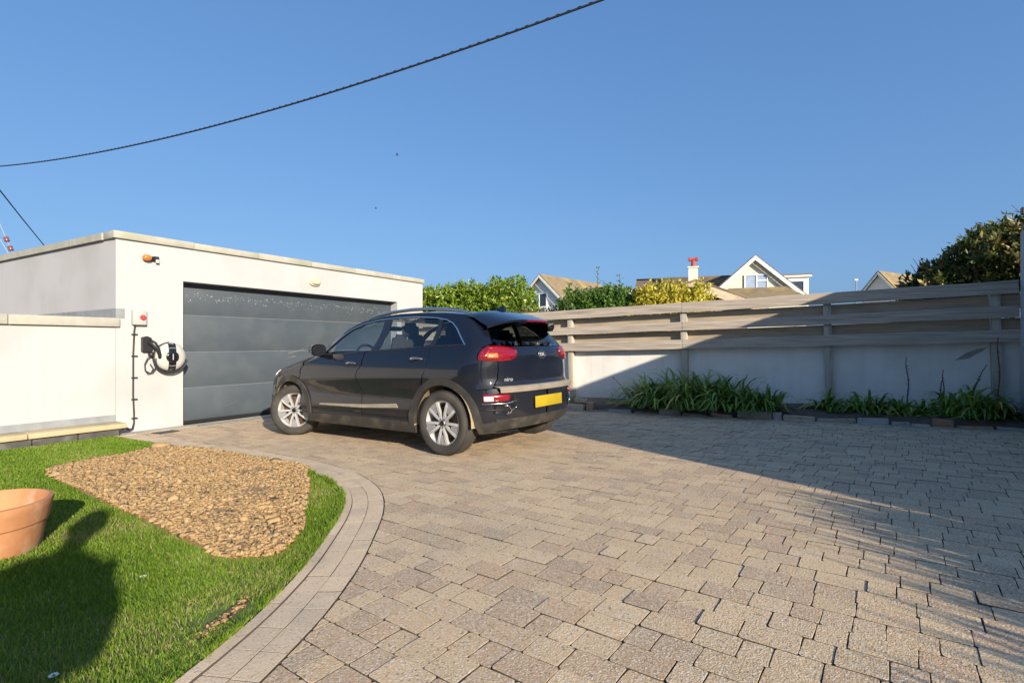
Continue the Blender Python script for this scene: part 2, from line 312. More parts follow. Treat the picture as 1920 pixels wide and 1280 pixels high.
def kerb_sd(p):
    """signed distance to the kerb's outer edge: + on the drive"""
    d = p - KC; i = int(np.argmin((d * d).sum(1))); return -float(d[i] @ KN[i]), i
def kerb_off(w): return KC + KN * w
KIN = kerb_off(.262)
# driveway bed
dv = bpy.data.meshes.new('driveway')
b_ = MB(); b_.box(-9, 8.02, -9, 8.2, -.16, -.009); drive = b_.build('driveway', M['joint']); drive.rotation_euler = (-math.atan(SLOPE), 0, 0); tag(drive, kind='structure')
def block_mesh(poly, h=.022, ch=.0008, a=0.0, mb=None, jit=0.0, ztop=0.0):
    """a block with its arrises worn: poly is a ccw footprint"""
    P = [np.array(p) for p in poly]; n = len(P); c = sum(P) / n
    cut = []
    for i in range(n):
        p, q, r = P[i - 1], P[i], P[(i + 1) % n]
        for t in (p, r):
            d = t - q; l = np.linalg.norm(d); u_ = d / max(l, 1e-6); side_ = np.array([-u_[1], u_[0]])
            if t is p and l > .05: pass
            cut.append(q + u_ * min(.007, l * .3))
            if t is r and l > .05:
                for f_ in (.36, .68): cut.append(q + d * f_ + side_ * random.uniform(-.0016, .0016))
    m = len(cut); mb = mb or MB()
    v = [(q[0], q[1], -h) for q in cut] + [(q[0], q[1], ztop - ch) for q in cut]
    for q in cut:
        d = c - q; l = np.linalg.norm(d); w = q + d / l * min(ch * 1.2, l * .3); v.append((w[0], w[1], ztop + random.uniform(-jit, jit)))
    f = [(i, (i + 1) % m, m + (i + 1) % m, m + i) for i in range(m)] + [(m + i, m + (i + 1) % m, 2 * m + (i + 1) % m, 2 * m + i) for i in range(m)] + [tuple(range(2 * m, 3 * m))]
    n0 = len(mb.f); mb.add(v, f, a); mb.side += list(range(n0, n0 + m)); return mb
RA = R(5.0); CW = .129; GAP = .0038
rx = np.array([math.sin(RA), math.cos(RA)]); px_ = np.array([math.cos(RA), -math.sin(RA)])   # along the courses / across them
CF, CR = np.array([.848, .53]), np.array([.53, -.848])
def seen(p, m=120):
    zc = p @ CF; xc = p @ CR
    if zc < .35: return False
    px = 960 + 960 * xc / zc; return -m < px < 1920 + m and zc < 14
LENS = [.100, .146, .192]
blocks = []
for i in range(-14, 75):
    s0 = -6.0 + random.random() * .3; last = 0
    while s0 < 10:
        L0 = random.choices(LENS, (.30, .30, .40))[0]
        mid = px_ * (i + .5) * CW + rx * (s0 + L0 / 2)
        if 0.2 < mid[0] < 7.86 and -3.2 < mid[1] < 8.2 and seen(mid):
            q = [px_ * (i * CW + GAP / 2) + rx * (s0 + GAP / 2), px_ * ((i + 1) * CW - GAP / 2) + rx * (s0 + GAP / 2), px_ * ((i + 1) * CW - GAP / 2) + rx * (s0 + L0 - GAP / 2), px_ * (i * CW + GAP / 2) + rx * (s0 + L0 - GAP / 2)]
            sd_, ki = kerb_sd(mid)
            whole = True
            if sd_ < .25:
                n_ = -KN[ki]; o_ = KC[ki] + n_ * .005
                dd = [float((c - o_) @ n_) for c in q]
                if max(dd) < .02: q = None
                elif min(dd) < 0:
                    whole = False; out = []
                    for a in range(4):
                        A, B, da, db = q[a], q[(a + 1) % 4], dd[a], dd[(a + 1) % 4]
                        if da >= 0: out.append(A)
                        if da * db < 0: out.append(A + (B - A) * da / (da - db))
                    q = out
            if q is not None:
                lim = 7.86                                  # clip at the bed edge and the garage threshold
                for (nx, ny, o) in ((-1, 0, -7.86), (0, -1, -8.19)):
                    if not q: break
                    dd = [nx * c[0] + ny * c[1] - o for c in q]
                    if min(dd) < 0:
                        whole = False; out = []
                        for a in range(len(q)):
                            A, B, da, db = q[a], q[(a + 1) % len(q)], dd[a], dd[(a + 1) % len(q)]
                            if da >= 0: out.append(A)
                            if da * db < 0: out.append(A + (B - A) * da / (da - db))
                        q = out
                if q and len(q) >= 3:
                    c = sum(q) / len(q); ar = 0
                    for a in range(len(q)): ar += q[a][0] * q[(a + 1) % len(q)][1] - q[(a + 1) % len(q)][0] * q[a][1]
                    if abs(ar) > .0008: blocks.append((float(np.hypot(*c)), c, q if ar > 0 else q[::-1], L0, whole))
        s0 += L0
blocks.sort(key=lambda t: t[0])
proto = {}
stuff = MB(); npc = 0
for d, c, q, L0, whole in blocks:
    if npc < 292 and c @ CF > .75 and abs((c @ CR) / (c @ CF)) < 1.06:
        if whole:
            key = (L0, random.randrange(5))
            if key not in proto:
                hw, hl = CW / 2 - GAP / 2, L0 / 2 - GAP / 2
                j = lambda: random.uniform(-.0016, .0016)
                mb = block_mesh([(-hw + j(), -hl + j()), (hw + j(), -hl + j()), (hw + j(), hl + j()), (-hw + j(), hl + j())], a=0.0)
                o = mb.build('paver', M['paver'], drive, attr=True); proto[key] = o.data
            else:
                o = bpy.data.objects.new('paver', proto[key]); COL.objects.link(o); o.parent = drive
            o.location = (c[0], c[1], random.gauss(0, .0013)); o.rotation_euler = (random.gauss(0, .006), random.gauss(0, .006), -RA + random.gauss(0, .006))
        else:
            block_mesh([p - c for p in q]).build('paver', M['paver'], drive, attr=True, loc=(c[0], c[1], 0))
        npc += 1
    else:
        block_mesh(q, a=random.random(), mb=stuff, ztop=random.gauss(0, .0013))
tag(stuff.build('paver_field', M['paver'], drive, attr=True), kind='stuff')
# kerb edging: two courses of blocks and a thin upstand course on the lawn side
kerb = thing('kerb_edging', 'curved pale block edging between the lawn and the drive', 'edging')
kerb.rotation_euler = (-math.atan(SLOPE), 0, 0)
arc = np.concatenate([[0], np.cumsum(np.linalg.norm(np.diff(KC, axis=0), axis=1))])
def at_arc(s, w):
    x = np.interp(s, arc, KC[:, 0]); y = np.interp(s, arc, KC[:, 1]); nx = np.interp(s, arc, KN[:, 0]); ny = np.interp(s, arc, KN[:, 1]); n = np.array([nx, ny]); n /= np.linalg.norm(n)
    return np.array([x, y]) + n * w
for w0, w1, ll_, up, nm in ((.002, .105, .155, .002, 'kerb_block'), (.1075, .211, .155, .003, 'kerb_block'), (.2145, .262, .42, .010, 'kerb_upstand')):
    s = random.random() * .1 if w0 < .2 else 0
    while s < arc[-1] - 5.5:
        e = s + ll_ * random.uniform(.97, 1.03); n = 3 if ll_ < .3 else 5
        outer = [at_arc(s + .0015 + (e - s - .003) * k / (n - 1), w0) for k in range(n)]; inner = [at_arc(s + .0015 + (e - s - .003) * k / (n - 1), w1) for k in range(n)]
        q = outer + inner[::-1]; c = sum(q) / len(q)
        ar = sum(q[a][0] * q[(a + 1) % len(q)][1] - q[(a + 1) % len(q)][0] * q[a][1] for a in range(len(q)))
        if ar < 0: q = q[::-1]
        mb = MB(); m = len(q); P = [p - c for p in q]
        v = [(p[0], p[1], -.03) for p in P] + [(p[0], p[1], up - .0006) for p in P]
        for k in range(m):
            d = -P[k]; l = np.linalg.norm(d); p = P[k] + d / l * min(.0012, .1 * l); v.append((p[0], p[1], up))
        mb.add(v, [(a, (a + 1) % m, m + (a + 1) % m, m + a) for a in range(m)] + [(m + a, m + (a + 1) % m, 2 * m + (a + 1) % m, 2 * m + a) for a in range(m)] + [tuple(range(2 * m, 3 * m))], random.random()); mb.side = list(range(m))
        mb.build(nm, M['kerb'], kerb, attr=True, loc=(c[0], c[1], random.gauss(0, .001)))
        s = e
# threshold apron, drain slot, gully
a_ = MB(); a_.box(3.0, 9.4, 8.205, 8.49, -.10, .0, .004); ap = a_.build('threshold_apron', M['concrete']); ap.rotation_euler = (-math.atan(SLOPE), 0, 0); tag(ap, kind='structure')
dr = thing('channel_drain', 'thin dark channel drain across the front of the garage door', 'drain', (0, 0, 0)); dr.rotation_euler = (-math.atan(SLOPE), 0, 0)
q = MB(); q.box(4.05, 8.6, 8.10, 8.145, -.0, .006); q.build('slot', M['dark'], dr); q = MB(); q.box(4.05, 8.6, 8.145, 8.16, 0, .008); q.box(4.05, 8.6, 8.085, 8.10, 0, .008); q.build('frame', M['metal_pole'], dr)
gl = thing('gully_cover', 'small dark gully grating in the paving near the garage corner', 'drain cover', (3.52, 7.93, gz(7.93))); gl.rotation_euler = (-math.atan(SLOPE), 0, .1)
q = MB(); q.box(-.13, .13, -.11, .11, .002, .006); q.build('pit', M['dark'], gl); q = MB()
for k in range(6): q.box(-.12 + k * .045, -.10 + k * .045, -.10, .10, .006, .010)
q.build('grate', M['doorframe'], gl)

# lawn ---------------------------------------------------------------
SOIL = np.array([(1.72, 6.12), (2.15, 6.32), (2.76, 6.42), (2.99, 5.9), (3.0, 5.2), (2.97, 4.5), (2.90, 3.98), (2.45, 3.35), (2.04, 2.83), (1.62, 2.42), (1.44, 2.62), (1.46, 3.0), (1.52, 3.8), (1.60, 4.9)])
def inpoly(P, poly):
    x, y = P[:, 0], P[:, 1]; r = np.zeros(len(P), bool); n = len(poly)
    for i in range(n):
        x1, y1 = poly[i]; x2, y2 = poly[(i + 1) % n]
        c = ((y1 > y) != (y2 > y)) & (x < (x2 - x1) * (y - y1) / (y2 - y1 + 1e-12) + x1); r ^= c
    return r
LAWN = np.vstack([KIN[KIN[:, 0] > -7.5], [(-7.5, .9), (-7.5, 8.2), (2.9, 8.2)]])
lm = MB(); cd = [(float(p[0]), float(p[1])) for p in LAWN]
lm.add([(p[0], p[1], gz(p[1]) - .004) for p in cd], [tuple(range(len(cd)))])
lawn = lm.build('lawn', M['turf'], fix=True)
if lawn.data.polygons[0].normal.z < 0: lawn.data.flip_normals()
tag(lawn, kind='structure')
def scatter(n, x0, x1, y0, y1): return np.stack([rng.uniform(x0, x1, n), rng.uniform(y0, y1, n)], 1)
def vnoise(P, f, seed=0):
    r = np.random.default_rng(seed); out = 0
    for k in range(4):
        d = r.normal(size=2); d /= np.linalg.norm(d); out = out + np.sin((P @ d) * f * (1 + .6 * k) + r.uniform(0, 6))
    return out / 4
def blades(P, hgt, wid, bare=None):
    n = len(P); h = hgt * rng.uniform(.55, 1.25, n); az = rng.uniform(0, 2 * np.pi, n); w = wid * rng.uniform(.7, 1.3, n)
    lean = rng.uniform(.1, .9, n) * h; la = rng.uniform(0, 2 * np.pi, n)
    base = np.stack([P[:, 0], P[:, 1], gz(P[:, 1]) - .004], 1)
    sx = np.stack([np.cos(az), np.sin(az), np.zeros(n)], 1) * w[:, None] / 2; l = np.stack([np.cos(la), np.sin(la), np.zeros(n)], 1)
    m = base + l * (lean * .35)[:, None]; m[:, 2] += h * .6
    t = base + l * lean[:, None]; t[:, 2] += h
    V = np.stack([base - sx, base + sx, m + sx * .8, m - sx * .8, t], 1).reshape(-1, 3)
    i = np.arange(n)[:, None] * 5
    F = np.concatenate([i + [0, 1, 2], i + [0, 2, 3], i + [3, 2, 4]], 0)
    return V, F
P = scatter(760000, -2.5, 3.1, 1.2, 8.2)
zc = P @ CF; xc = P @ CR; vis = (zc > .5) & (xc / np.maximum(zc, .01) > -1.12) & (xc / np.maximum(zc, .01) < 1.1)
P = P[vis & inpoly(P, LAWN) & ~inpoly(P, SOIL)]
bare = np.exp(-(((P[:, 0] - 1.13) / .19) ** 2 + ((P[:, 1] - 2.06) / .10) ** 2)) + .5 * np.exp(-(((P[:, 0] - 1.35) / .1) ** 2 + ((P[:, 1] - 2.33) / .1) ** 2))
dist = np.hypot(P[:, 0], P[:, 1]); keep = rng.uniform(size=len(P)) < np.clip(3.2 / dist, .3, 1) * (1 - .95 * np.clip(bare * (1.1 + .5 * vnoise(P, 14, 51)), 0, 1))
P = P[keep]; dist = dist[keep]
V, F = blades(P, .025 + .007 * vnoise(P, 3.0)[:], .0030 * np.clip(dist / 2.4, 1, 2.8))
rv = np.clip(.45 + .22 * vnoise(P, 2.3, 3) + .16 * vnoise(P, 9, 5) + rng.normal(0, .24, len(P)) + .6 * np.clip(vnoise(P, 1.9, 12) - .25, 0, 1) + .3 * np.exp(-(((P[:, 0] - 1.28) / .35) ** 2 + ((P[:, 1] - 2.2) / .22) ** 2)), 0, 1)
tag(fastmesh('lawn_grass', V, F, M['grass'], rnd=np.repeat(rv, 5)), kind='stuff')
sel = KIN[(KIN[:, 0] > .2) & (KIN[:, 1] < 6.3)]; idx = rng.integers(0, len(sel) - 1, 5200); ff = rng.uniform(0, 1, 5200)[:, None]
P = sel[idx] * (1 - ff) + sel[idx + 1] * ff; c_in = np.array([1.2, 3.6]); dv_ = c_in - P; dv_ /= np.linalg.norm(dv_, axis=1)[:, None]; P = P + dv_ * np.abs(rng.normal(.004, .016, 5200))[:, None]
P = P[vnoise(P, 7, 41) > -.25]
V, F = blades(P, .040, .0034 * np.clip(np.hypot(P[:, 0], P[:, 1]) / 2.4, 1, 2.4)); tag(fastmesh('grass_fringe', V, F, M['grass'], rnd=np.repeat(np.clip(rng.normal(.5, .25, len(P)), 0, 1), 5)), kind='stuff')
# clover and broad leaves through the near turf
P = scatter(4200, .2, 2.2, 1.55, 3.6); P = P[inpoly(P, LAWN) & ~inpoly(P, SOIL)]; P = P[(vnoise(P, 5, 9) > .1)]
n = len(P); r = rng.uniform(.003, .007, n); tt = np.linspace(0, 2 * np.pi, 6)[:-1]
V = np.stack([P[:, 0][:, None] + r[:, None] * np.cos(tt), P[:, 1][:, None] + r[:, None] * np.sin(tt) * .8, (gz(P[:, 1]) + rng.uniform(.002, .018, n))[:, None] + rng.uniform(-.005, .005, (n, 5))], 2).reshape(-1, 3)
F = np.arange(n * 5).reshape(n, 5)
tag(fastmesh('clover_leaves', V, F, M['grass'], rnd=np.repeat(rng.uniform(.3, .8, n), 5)), kind='stuff')
for k, (x, y) in enumerate(((.62, 2.14), (1.12, 2.74))):
    t = thing('daisy', ['white daisy flower in the near grass at the lower left', 'small white daisy in the grass below the dug soil patch'][k], 'flower', (x, y, gz(y) + .012))
    q = MB()
    for a in range(12):
        c, s_ = math.cos(a * math.pi / 6), math.sin(a * math.pi / 6); q.quad((c * .004 - s_ * .0025, s_ * .004 + c * .0025, 0), (c * .004 + s_ * .0025, s_ * .004 - c * .0025, 0), (c * .014 + s_ * .003, s_ * .014 - c * .003, .003), (c * .014 - s_ * .003, s_ * .014 + c * .003, .003))
    q.build('petals', M['whitepaint'], t); q = MB(); q.lathe([(.0001, .004), (.004, .003), (.005, 0)], 8); q.build('flower_centre', M['leaf_yellow'], t)
q = MB(); n = 30; bp = [(1.13 + (.19 + .03 * math.sin(5 * a)) * math.cos(a) * .94 + .06 * math.sin(a), 2.05 + (.15 + .02 * math.cos(7 * a)) * math.cos(a) * .5 + .055 * math.sin(a)) for a in np.linspace(0, 2 * math.pi, n + 1)[:-1]]
q.add([(x, y, gz(y) + .002) for x, y in bp], [tuple(range(n))]); tag(q.build('bare_earth', mat('bare_brown_earth', (.20, .125, .07), (.12, .075, .04), 18, .95, bump=.4, bscale=60, dist=.006)), kind='structure')
# dug soil patch
sg = MB(); c0 = SOIL.mean(0); NS = smooth_poly(list(map(tuple, SOIL)) + [tuple(SOIL[0])], 4)[:-1]
NS += np.stack([vnoise(NS, 9, 21), vnoise(NS, 9, 22)], 1) * .035
rings = []
for k, (f, hgt) in enumerate(((1.02, -.001), (.95, .014), (.8, .03), (.45, .035), (.05, .035))): rings.append([(c0[0] + (p[0] - c0[0]) * f, c0[1] + (p[1] - c0[1]) * f, gz(c0[1] + (p[1] - c0[1]) * f) + hgt) for p in NS])
nv = len(NS); sg.add(sum(rings, []), [(k * nv + a, k * nv + (a + 1) % nv, (k + 1) * nv + (a + 1) % nv, (k + 1) * nv + a) for k in range(4) for a in range(nv)] + [tuple(range(4 * nv, 5 * nv))])
so = sg.build('soil_patch', M['soil'], smooth=1, fix=True); tag(so, kind='structure')
ico = bmesh.new(); bmesh.ops.create_icosphere(ico, subdivisions=2, radius=1); ico.verts.index_update()
IV = np.array([v.co[:] for v in ico.verts]); IF = np.array([[v.index for v in f.verts] for f in ico.faces]); ico.free()
IV1, IF1 = IV, IF; ico = bmesh.new(); bmesh.ops.create_icosphere(ico, subdivisions=1, radius=1); ico.verts.index_update()
IV0 = np.array([v.co[:] for v in ico.verts]); IF0 = np.array([[v.index for v in f.verts] for f in ico.faces]); ico.free()
def clods(P, size, zf, seed=0, squash=.75, tone=None, rag=.34, fine=False):
    IV, IF = (IV0, IF0) if fine else (IV1, IF1)
    n = len(P); r = np.random.default_rng(seed); nv = len(IV)
    V = np.repeat(IV[None], n, 0)
    for k in range(3):
        d = r.normal(size=(n, 3)); d /= np.linalg.norm(d, axis=1)[:, None]
        V = V * (1 + rag * np.sin(np.einsum('nvc,nc->nv', V, d) * r.uniform(2, 5, n)[:, None] + r.uniform(0, 6, n)[:, None]))[:, :, None]
    V *= (size * np.minimum(r.lognormal(0, .48, n), 2.6))[:, None, None]; V[:, :, 2] *= squash
    V[:, :, 0] += P[:, 0][:, None]; V[:, :, 1] += P[:, 1][:, None]; V[:, :, 2] += zf(P)[:, None]
    F = (np.repeat(IF[None], n, 0) + (np.arange(n) * nv)[:, None, None]).reshape(-1, 3)
    return V.reshape(-1, 3), F, np.repeat(np.clip(r.normal(.5, .22, n), 0, 1) if tone is None else tone, nv)
P = scatter(70000, 1.35, 3.0, 2.35, 6.5); P = P[inpoly(P, NS * 1.0)]
sdp = np.clip(np.linalg.norm(P - c0, axis=1), 0, 9)
zf = lambda P: gz(P[:, 1]) + .026 + .012 * vnoise(P, 5, 31) + rng.uniform(-.008, .016, len(P))
V, F, rv = clods(P, .0082, zf, 3, .62, fine=True); tag(fastmesh('soil_clods', V, F, M['clod'], rnd=rv, smooth=True), kind='stuff')
P = scatter(2600, 1.35, 3.0, 2.35, 6.5); P = P[inpoly(P, NS)]
V, F, rv = clods(P, .0125, zf, 4, .6); tag(fastmesh('large_soil_clods', V, F, M['clod'], rnd=np.clip(rv + .1, 0, 1), smooth=True), kind='stuff')
P = scatter(900, .85, 1.42, 1.85, 2.3); P = P[inpoly(P, bp)]; V, F, rv = clods(P, .006, lambda P: gz(P[:, 1]) + .004, 77, .6, fine=True); tag(fastmesh('earth_crumbs', V, F, M['clod'], rnd=rv * .5, smooth=True), kind='stuff')
for k, (x, y, r_, lab) in enumerate(((2.78, 3.86, .050, 'orange brown rock at the corner of the dug soil by the kerb'), (2.84, 6.50, .034, 'tan rock at the far end of the dug soil patch'))):
    V, F, rv = clods(np.array([(0., 0.)]), r_, lambda P: np.array([0.]), 40 + k, .6, tone=np.array([.6]), rag=.10); o = fastmesh('rock', V, F, M['clod'], rnd=rv, smooth=True); o.location = (x, y, gz(y) + .03); o.scale = (1.15, .8, 1); tag(o, lab, 'rock')

# ================================================================== GARAGE
GY = 8.49; CX, EX = 3.135, 9.46; ZT = 2.51
gar = thing('garage', 'white rendered flat roofed garage with a wide grey sectional door', 'garage', (CX, GY, 0))
def gp(mb, name, m, par=None, **k): o = mb.build(name, m, par or gar, **k); (setattr(o, 'location', (-CX, -GY, 0)) if (par is None) else None); return o
DX0, DX1, DZ = 4.01, 8.60, 2.0; ZB = gz(GY)
q = MB(); T = .26
q.box(CX + .25, DX0, GY, GY + T, ZB - .3, ZT); q.box(DX1, EX, GY, GY + T, ZB - .3, ZT); q.box(DX0, DX1, GY, GY + T, DZ, ZT); gp(q, 'front_wall', M['render'])
q = MB(); SKX = -.30                                  # side wall leans a little out of square
v = [(CX, GY, ZB - .3), (CX + SKX, GY + 6.5, ZB - .3), (CX + SKX, GY + 6.5, ZT), (CX, GY, ZT), (CX + .25, GY, ZB - .3), (CX + SKX + .25, GY + 6.5, ZB - .3), (CX + SKX + .25, GY + 6.5, ZT), (CX + .25, GY, ZT)]
q.add(v, [(0, 1, 2, 3), (7, 6, 5, 4), (0, 4, 5, 1), (3, 2, 6, 7), (0, 3, 7, 4), (1, 5, 6, 2)]); gp(q, 'side_wall', M['render'], fix=True)
q = MB(); q.box(EX - .25, EX, GY + T, GY + 6.5, ZB - .3, ZT); q.box(CX + SKX + .25, EX - .25, GY + 6.25, GY + 6.5, ZB - .3, ZT); gp(q, 'rear_wall', M['render'])
q = MB(); q.box(CX + .1, EX - .02, GY + .05, GY + 6.2, ZT - .12, ZT - .02); gp(q, 'roof', M['felt'])
n = 6; xs = np.linspace(CX - .045, EX + .02, n + 1)
for a in range(n):
    q = MB(); q.box(xs[a] + .003, xs[a + 1] - .003, GY - .045, GY + .30, ZT + .001, ZT + .105 - .006 * (a % 2), .008); gp(q, 'parapet_coping', M['coping'], smooth=40)
ys = np.linspace(0, 6.4, 6)
for a in range(5):
    q = MB(); y0, y1 = ys[a] + .304 if a == 0 else ys[a] + .003, ys[a + 1] - .003; x0, x1 = CX + SKX * y0 / 6.5, CX + SKX * y1 / 6.5
    q.prism([(x0 - .045, GY + y0), (x0 + .28, GY + y0), (x1 + .28, GY + y1), (x1 - .045, GY + y1)], ZT + .001, ZT + .1); gp(q, 'parapet_coping', M['coping'], fix=True)
# door
DY = GY + .20
door = MB(); door.box(DX0 + .002, DX0 + .035, GY + .10, GY + .24, ZB, DZ); door.box(DX1 - .05, DX1 - .002, GY + .20, GY + .24, ZB, DZ); door.box(DX0 + .035, DX1 - .05, GY + .21, GY + .24, DZ - .06, DZ - .002)
dr_ = gp(door, 'garage_door', M['doorframe'])
zs = [ZB + .03, .275, .825, 1.375 - .005, DZ - .06]
zs = [-.19, .335, .905, 1.49, 1.94]
for a in range(4):
    q = MB(); q.box(DX0 + .036, DX1 - .051, DY, DY + .04, zs[a] + .004, zs[a + 1] - .004, .004); q.build('door_panel', M['door'], dr_, smooth=40)
    if a: q = MB(); q.box(DX0 + .036, DX1 - .051, DY + .004, DY + .03, zs[a] - .0035, zs[a] + .0035); q.build('panel_joint', M['doorgap'], dr_)
q = MB(); q.box(DX0 + .036, DX1 - .051, DY + .01, DY + .04, ZB - .02, zs[0] + .003); q.build('bottom_seal', M['plastic_black'], dr_)
q = MB()                                               # pale flecks of spattered paint along the top panel
for k in range(330):
    x = random.uniform(DX0 + .1, DX1 - .1); t = abs(random.gauss(0, .065)); z = 1.86 - t - .05 * math.sin(x * 5) ** 2
    if z < 1.55: continue
    r_ = random.choice((.004, .005, .0065, .010)) * random.uniform(.6, 1.3)
    q.add([(x + r_ * math.cos(b) * random.uniform(.6, 1), DY - .0012, z + r_ * math.sin(b) * random.uniform(.7, 1.4)) for b in np.linspace(0, 6.28, 6)[:-1]], [(0, 1, 2, 3, 4)])
tag(q.build('paint_flecks', M['fleck'], dr_), kind='stuff')
q = MB()
for (x0, z0, x1, z1, w) in ((5.72, .86, 5.78, .97, .012), (5.95, .86, 6.30, .93, .006), (4.75, -.02, 5.0, .06, .003), (5.9, .76, 6.1, .8, .012)):
    for k in range(3):
        d = random.uniform(-.012, .012); q.quad((x0 + d, DY - .0012, z0 + d), (x1 + d, DY - .0012, z1 + d), (x1 + d, DY - .0012, z1 + w * .5 + d), (x0 + d, DY - .0012, z0 + w + d))
q.build('scuff_mark', M['doorgap'], dr_)
q = MB(); q.box(CX - .004, CX + .105, GY - .006, GY - .001, 1.395, 1.53); q.add([(CX - .006, GY - .006, 1.395), (CX - .006 + SKX * .7, GY + 4.6, 1.36), (CX - .006 + SKX * .7, GY + 4.6, 1.50), (CX - .006, GY - .006, 1.53)], [(0, 1, 2, 3)]); gp(q, 'lead_flashing', M['lead'])
# lower flat roofed building to the left
ext = thing('flat_roof_extension', 'low white rendered extension with a flat roof left of the garage', 'extension', (CX, GY, 0))
def ep(mb, name, m, **k): o = mb.build(name, m, ext, **k); o.location = (-CX, -GY, 0); return o
q = MB(); q.box(-5, CX - .003, GY + .002, GY + .3, ZB - .3, 1.27); ep(q, 'wall', M['render'])
q = MB(); q.box(-5, CX - .05 + SKX, GY + .3, GY + 5, 1.1, 1.2); ep(q, 'roof', M['felt'])
xs = [-5, -3.2, -1.4, .42, 2.02, CX + .035]
for a in range(5):
    q = MB(); q.box(xs[a] + .003, xs[a + 1] - .003, GY - .05, GY + .26, 1.272, 1.395, .008); ep(q, 'coping_stone', M['coping'], smooth=40)
q = MB(); q.box(-5, CX - .006, GY - .012, GY + .001, -.12, .045); ep(q, 'base_flashing', M['lead'])
xs = np.linspace(-5, CX + .01, 9)
for a in range(8):
    q = MB(); q.box(xs[a] + .004, xs[a + 1] - .004, GY - .34, GY - .014, -.11, -.045, .01); ep(q, 'ledge_slab', M['sandstone'], smooth=40)
xs = np.linspace(-5, CX - .06, 19)
for a in range(18):
    q = MB(); q.box(xs[a] + .005, xs[a + 1] - .005, GY - .285 + random.uniform(-.008, .008), GY - .02, -.40, -.113, .012); ep(q, 'plinth_block', M['darkblock'], smooth=40)
# fittings on the garage front
t = thing('beacon_lamp', 'amber beacon lamp on a black bracket high on the garage wall', 'lamp', (3.60, GY, 2.28))
q = MB(); q.box(-.015, .06, -.05, 0, -.03, .04, .006); q.build('bracket', M['plastic_black'], t, smooth=40); q = MB(); q.box(.01, .055, -.06, -.051, -.055, -.005); q.build('sensor', M['white_plastic'], t)
q = MB(); q.tube([(0, -.045, .005), (-.06, -.06, .005)], .026, 10); q.build('arm', M['plastic_black'], t, smooth=40); q = MB(); q.lathe([(.001, -.165), (.022, -.16), (.04, -.14), (.046, -.105), (.040, -.07), (.03, -.055), (.001, -.052)], 16, 'x', (0, -.062, .005)); q.build('lens', M['amber'], t, smooth=1)
t = thing('bulkhead_light', 'oval cream bulkhead light above the garage door', 'light', (6.37, GY, 2.235))
def oval(a, b, h0, h1, n=24, k=.8): return [(a * math.copysign(abs(math.cos(x)) ** k, math.cos(x)), b * math.copysign(abs(math.sin(x)) ** k, math.sin(x))) for x in np.linspace(0, 2 * math.pi, n + 1)[:-1]]
def dome(a, b, layers, m, n=24):
    q = MB(); v = []; f = []
    for s_, y in layers: v += [(x * s_, y, z * s_) for x, z in oval(a, b, 0, 0, n)]
    for i in range(len(layers) - 1): f += [(i * n + k, i * n + (k + 1) % n, (i + 1) * n + (k + 1) % n, (i + 1) * n + k) for k in range(n)]
    f.append(tuple(range((len(layers) - 1) * n, len(layers) * n))); q.add(v, f); return q
dome(.125, .085, [(1, 0), (1, -.035), (.95, -.045)], 0).build('back_plate', M['cream_plastic'], t, smooth=40, fix=True); dome(.10, .062, [(1, -.0455), (.97, -.075), (.8, -.092), (.4, -.10)], 0).build('diffuser', M['cream_plastic'], t, smooth=50, fix=True)
t = thing('isolator_box', 'pale grey electrical isolator box with a red rotary switch', 'switch box', (3.40, GY, 1.415))
q = MB(); q.box(-.085, .085, -.085, -.001, -.11, .11, .012); q.build('case', M['white_plastic'], t, smooth=40)
q = MB(); q.lathe([(.001, -.118), (.030, -.117), (.036, -.108), (.036, -.0865)], 18, 'y', (.03, 0, .0)); q.build('switch', M['red_plastic'], t, smooth=40)
q = MB(); q.box(.021, .039, -.126, -.119, -.026, .026, .003); q.build('switch_grip', M['red_plastic'], t)
q = MB()
for z in (-.095, .095): q.lathe([(.001, -.088), (.008, -.0875), (.008, -.085)], 8, 'y', (.0, 0, z))
q.build('screw', M['grey_plastic'], t)
t = thing('supply_cable', 'black supply cable clipped down the wall below the isolator box', 'cable', (3.36, GY, 0))
q = MB(); q.tube([(-.005, -.03, 1.30), (-.008, -.016, 1.22), (-.02, -.014, .9), (-.022, -.014, .3), (-.012, -.016, .05), (-.015, -.022, -.10), (-.05, -.06, -.17), (-.11, -.10, -.175), (-.17, -.14, -.13), (-.22, -.2, -.14)], .011, 8); q.build('sheath', M['rubber'], t, smooth=1)
for z in (1.17, .86, .55, .24, -.03):
    q = MB(); q.box(-.04, .03, -.03, -.001, z - .008, z + .008); q.build('clip', M['plastic_black'], t)
t = thing('car_charger', 'round silver and black wall mounted electric car charger', 'charger', (3.80, GY, .84))
def disc(layers, n=40): q = MB(); q.lathe(layers, n, 'y'); return q
disc([(.215, -.001), (.215, -.05), (.21, -.055)], 40).build('rear_housing', M['plastic_black'], t, smooth=40, fix=True)
disc([(.21, -.056), (.208, -.085), (.19, -.112), (.14, -.130), (.07, -.138), (.001, -.14)]).build('cover', M['white_plastic'], t, smooth=1, fix=True)
q = MB(); pts = []
n = 24; v = []; f = []
for i in range(n + 1):
    z = -.20 + .40 * i / n; r_ = abs(z)
    for x in (-.052, -.03, 0, .03, .052):
        rr_ = math.hypot(x, z); y = -np.interp(rr_, [0, .07, .14, .19, .208, .215], [.1435, .1415, .1335, .1155, .089, .06]); v.append((x, y, z))
for i in range(n):
    for k in range(4): f.append((i * 5 + k, i * 5 + k + 1, (i + 1) * 5 + k + 1, (i + 1) * 5 + k))
q.add(v, f); q.build('black_band', M['gloss_black'], t, smooth=1, fix=True)
disc([(.088, -.139), (.085, -.150), (.06, -.154), (.001, -.155)], 28).build('centre_boss', M['gloss_black'], t, smooth=1, fix=True)
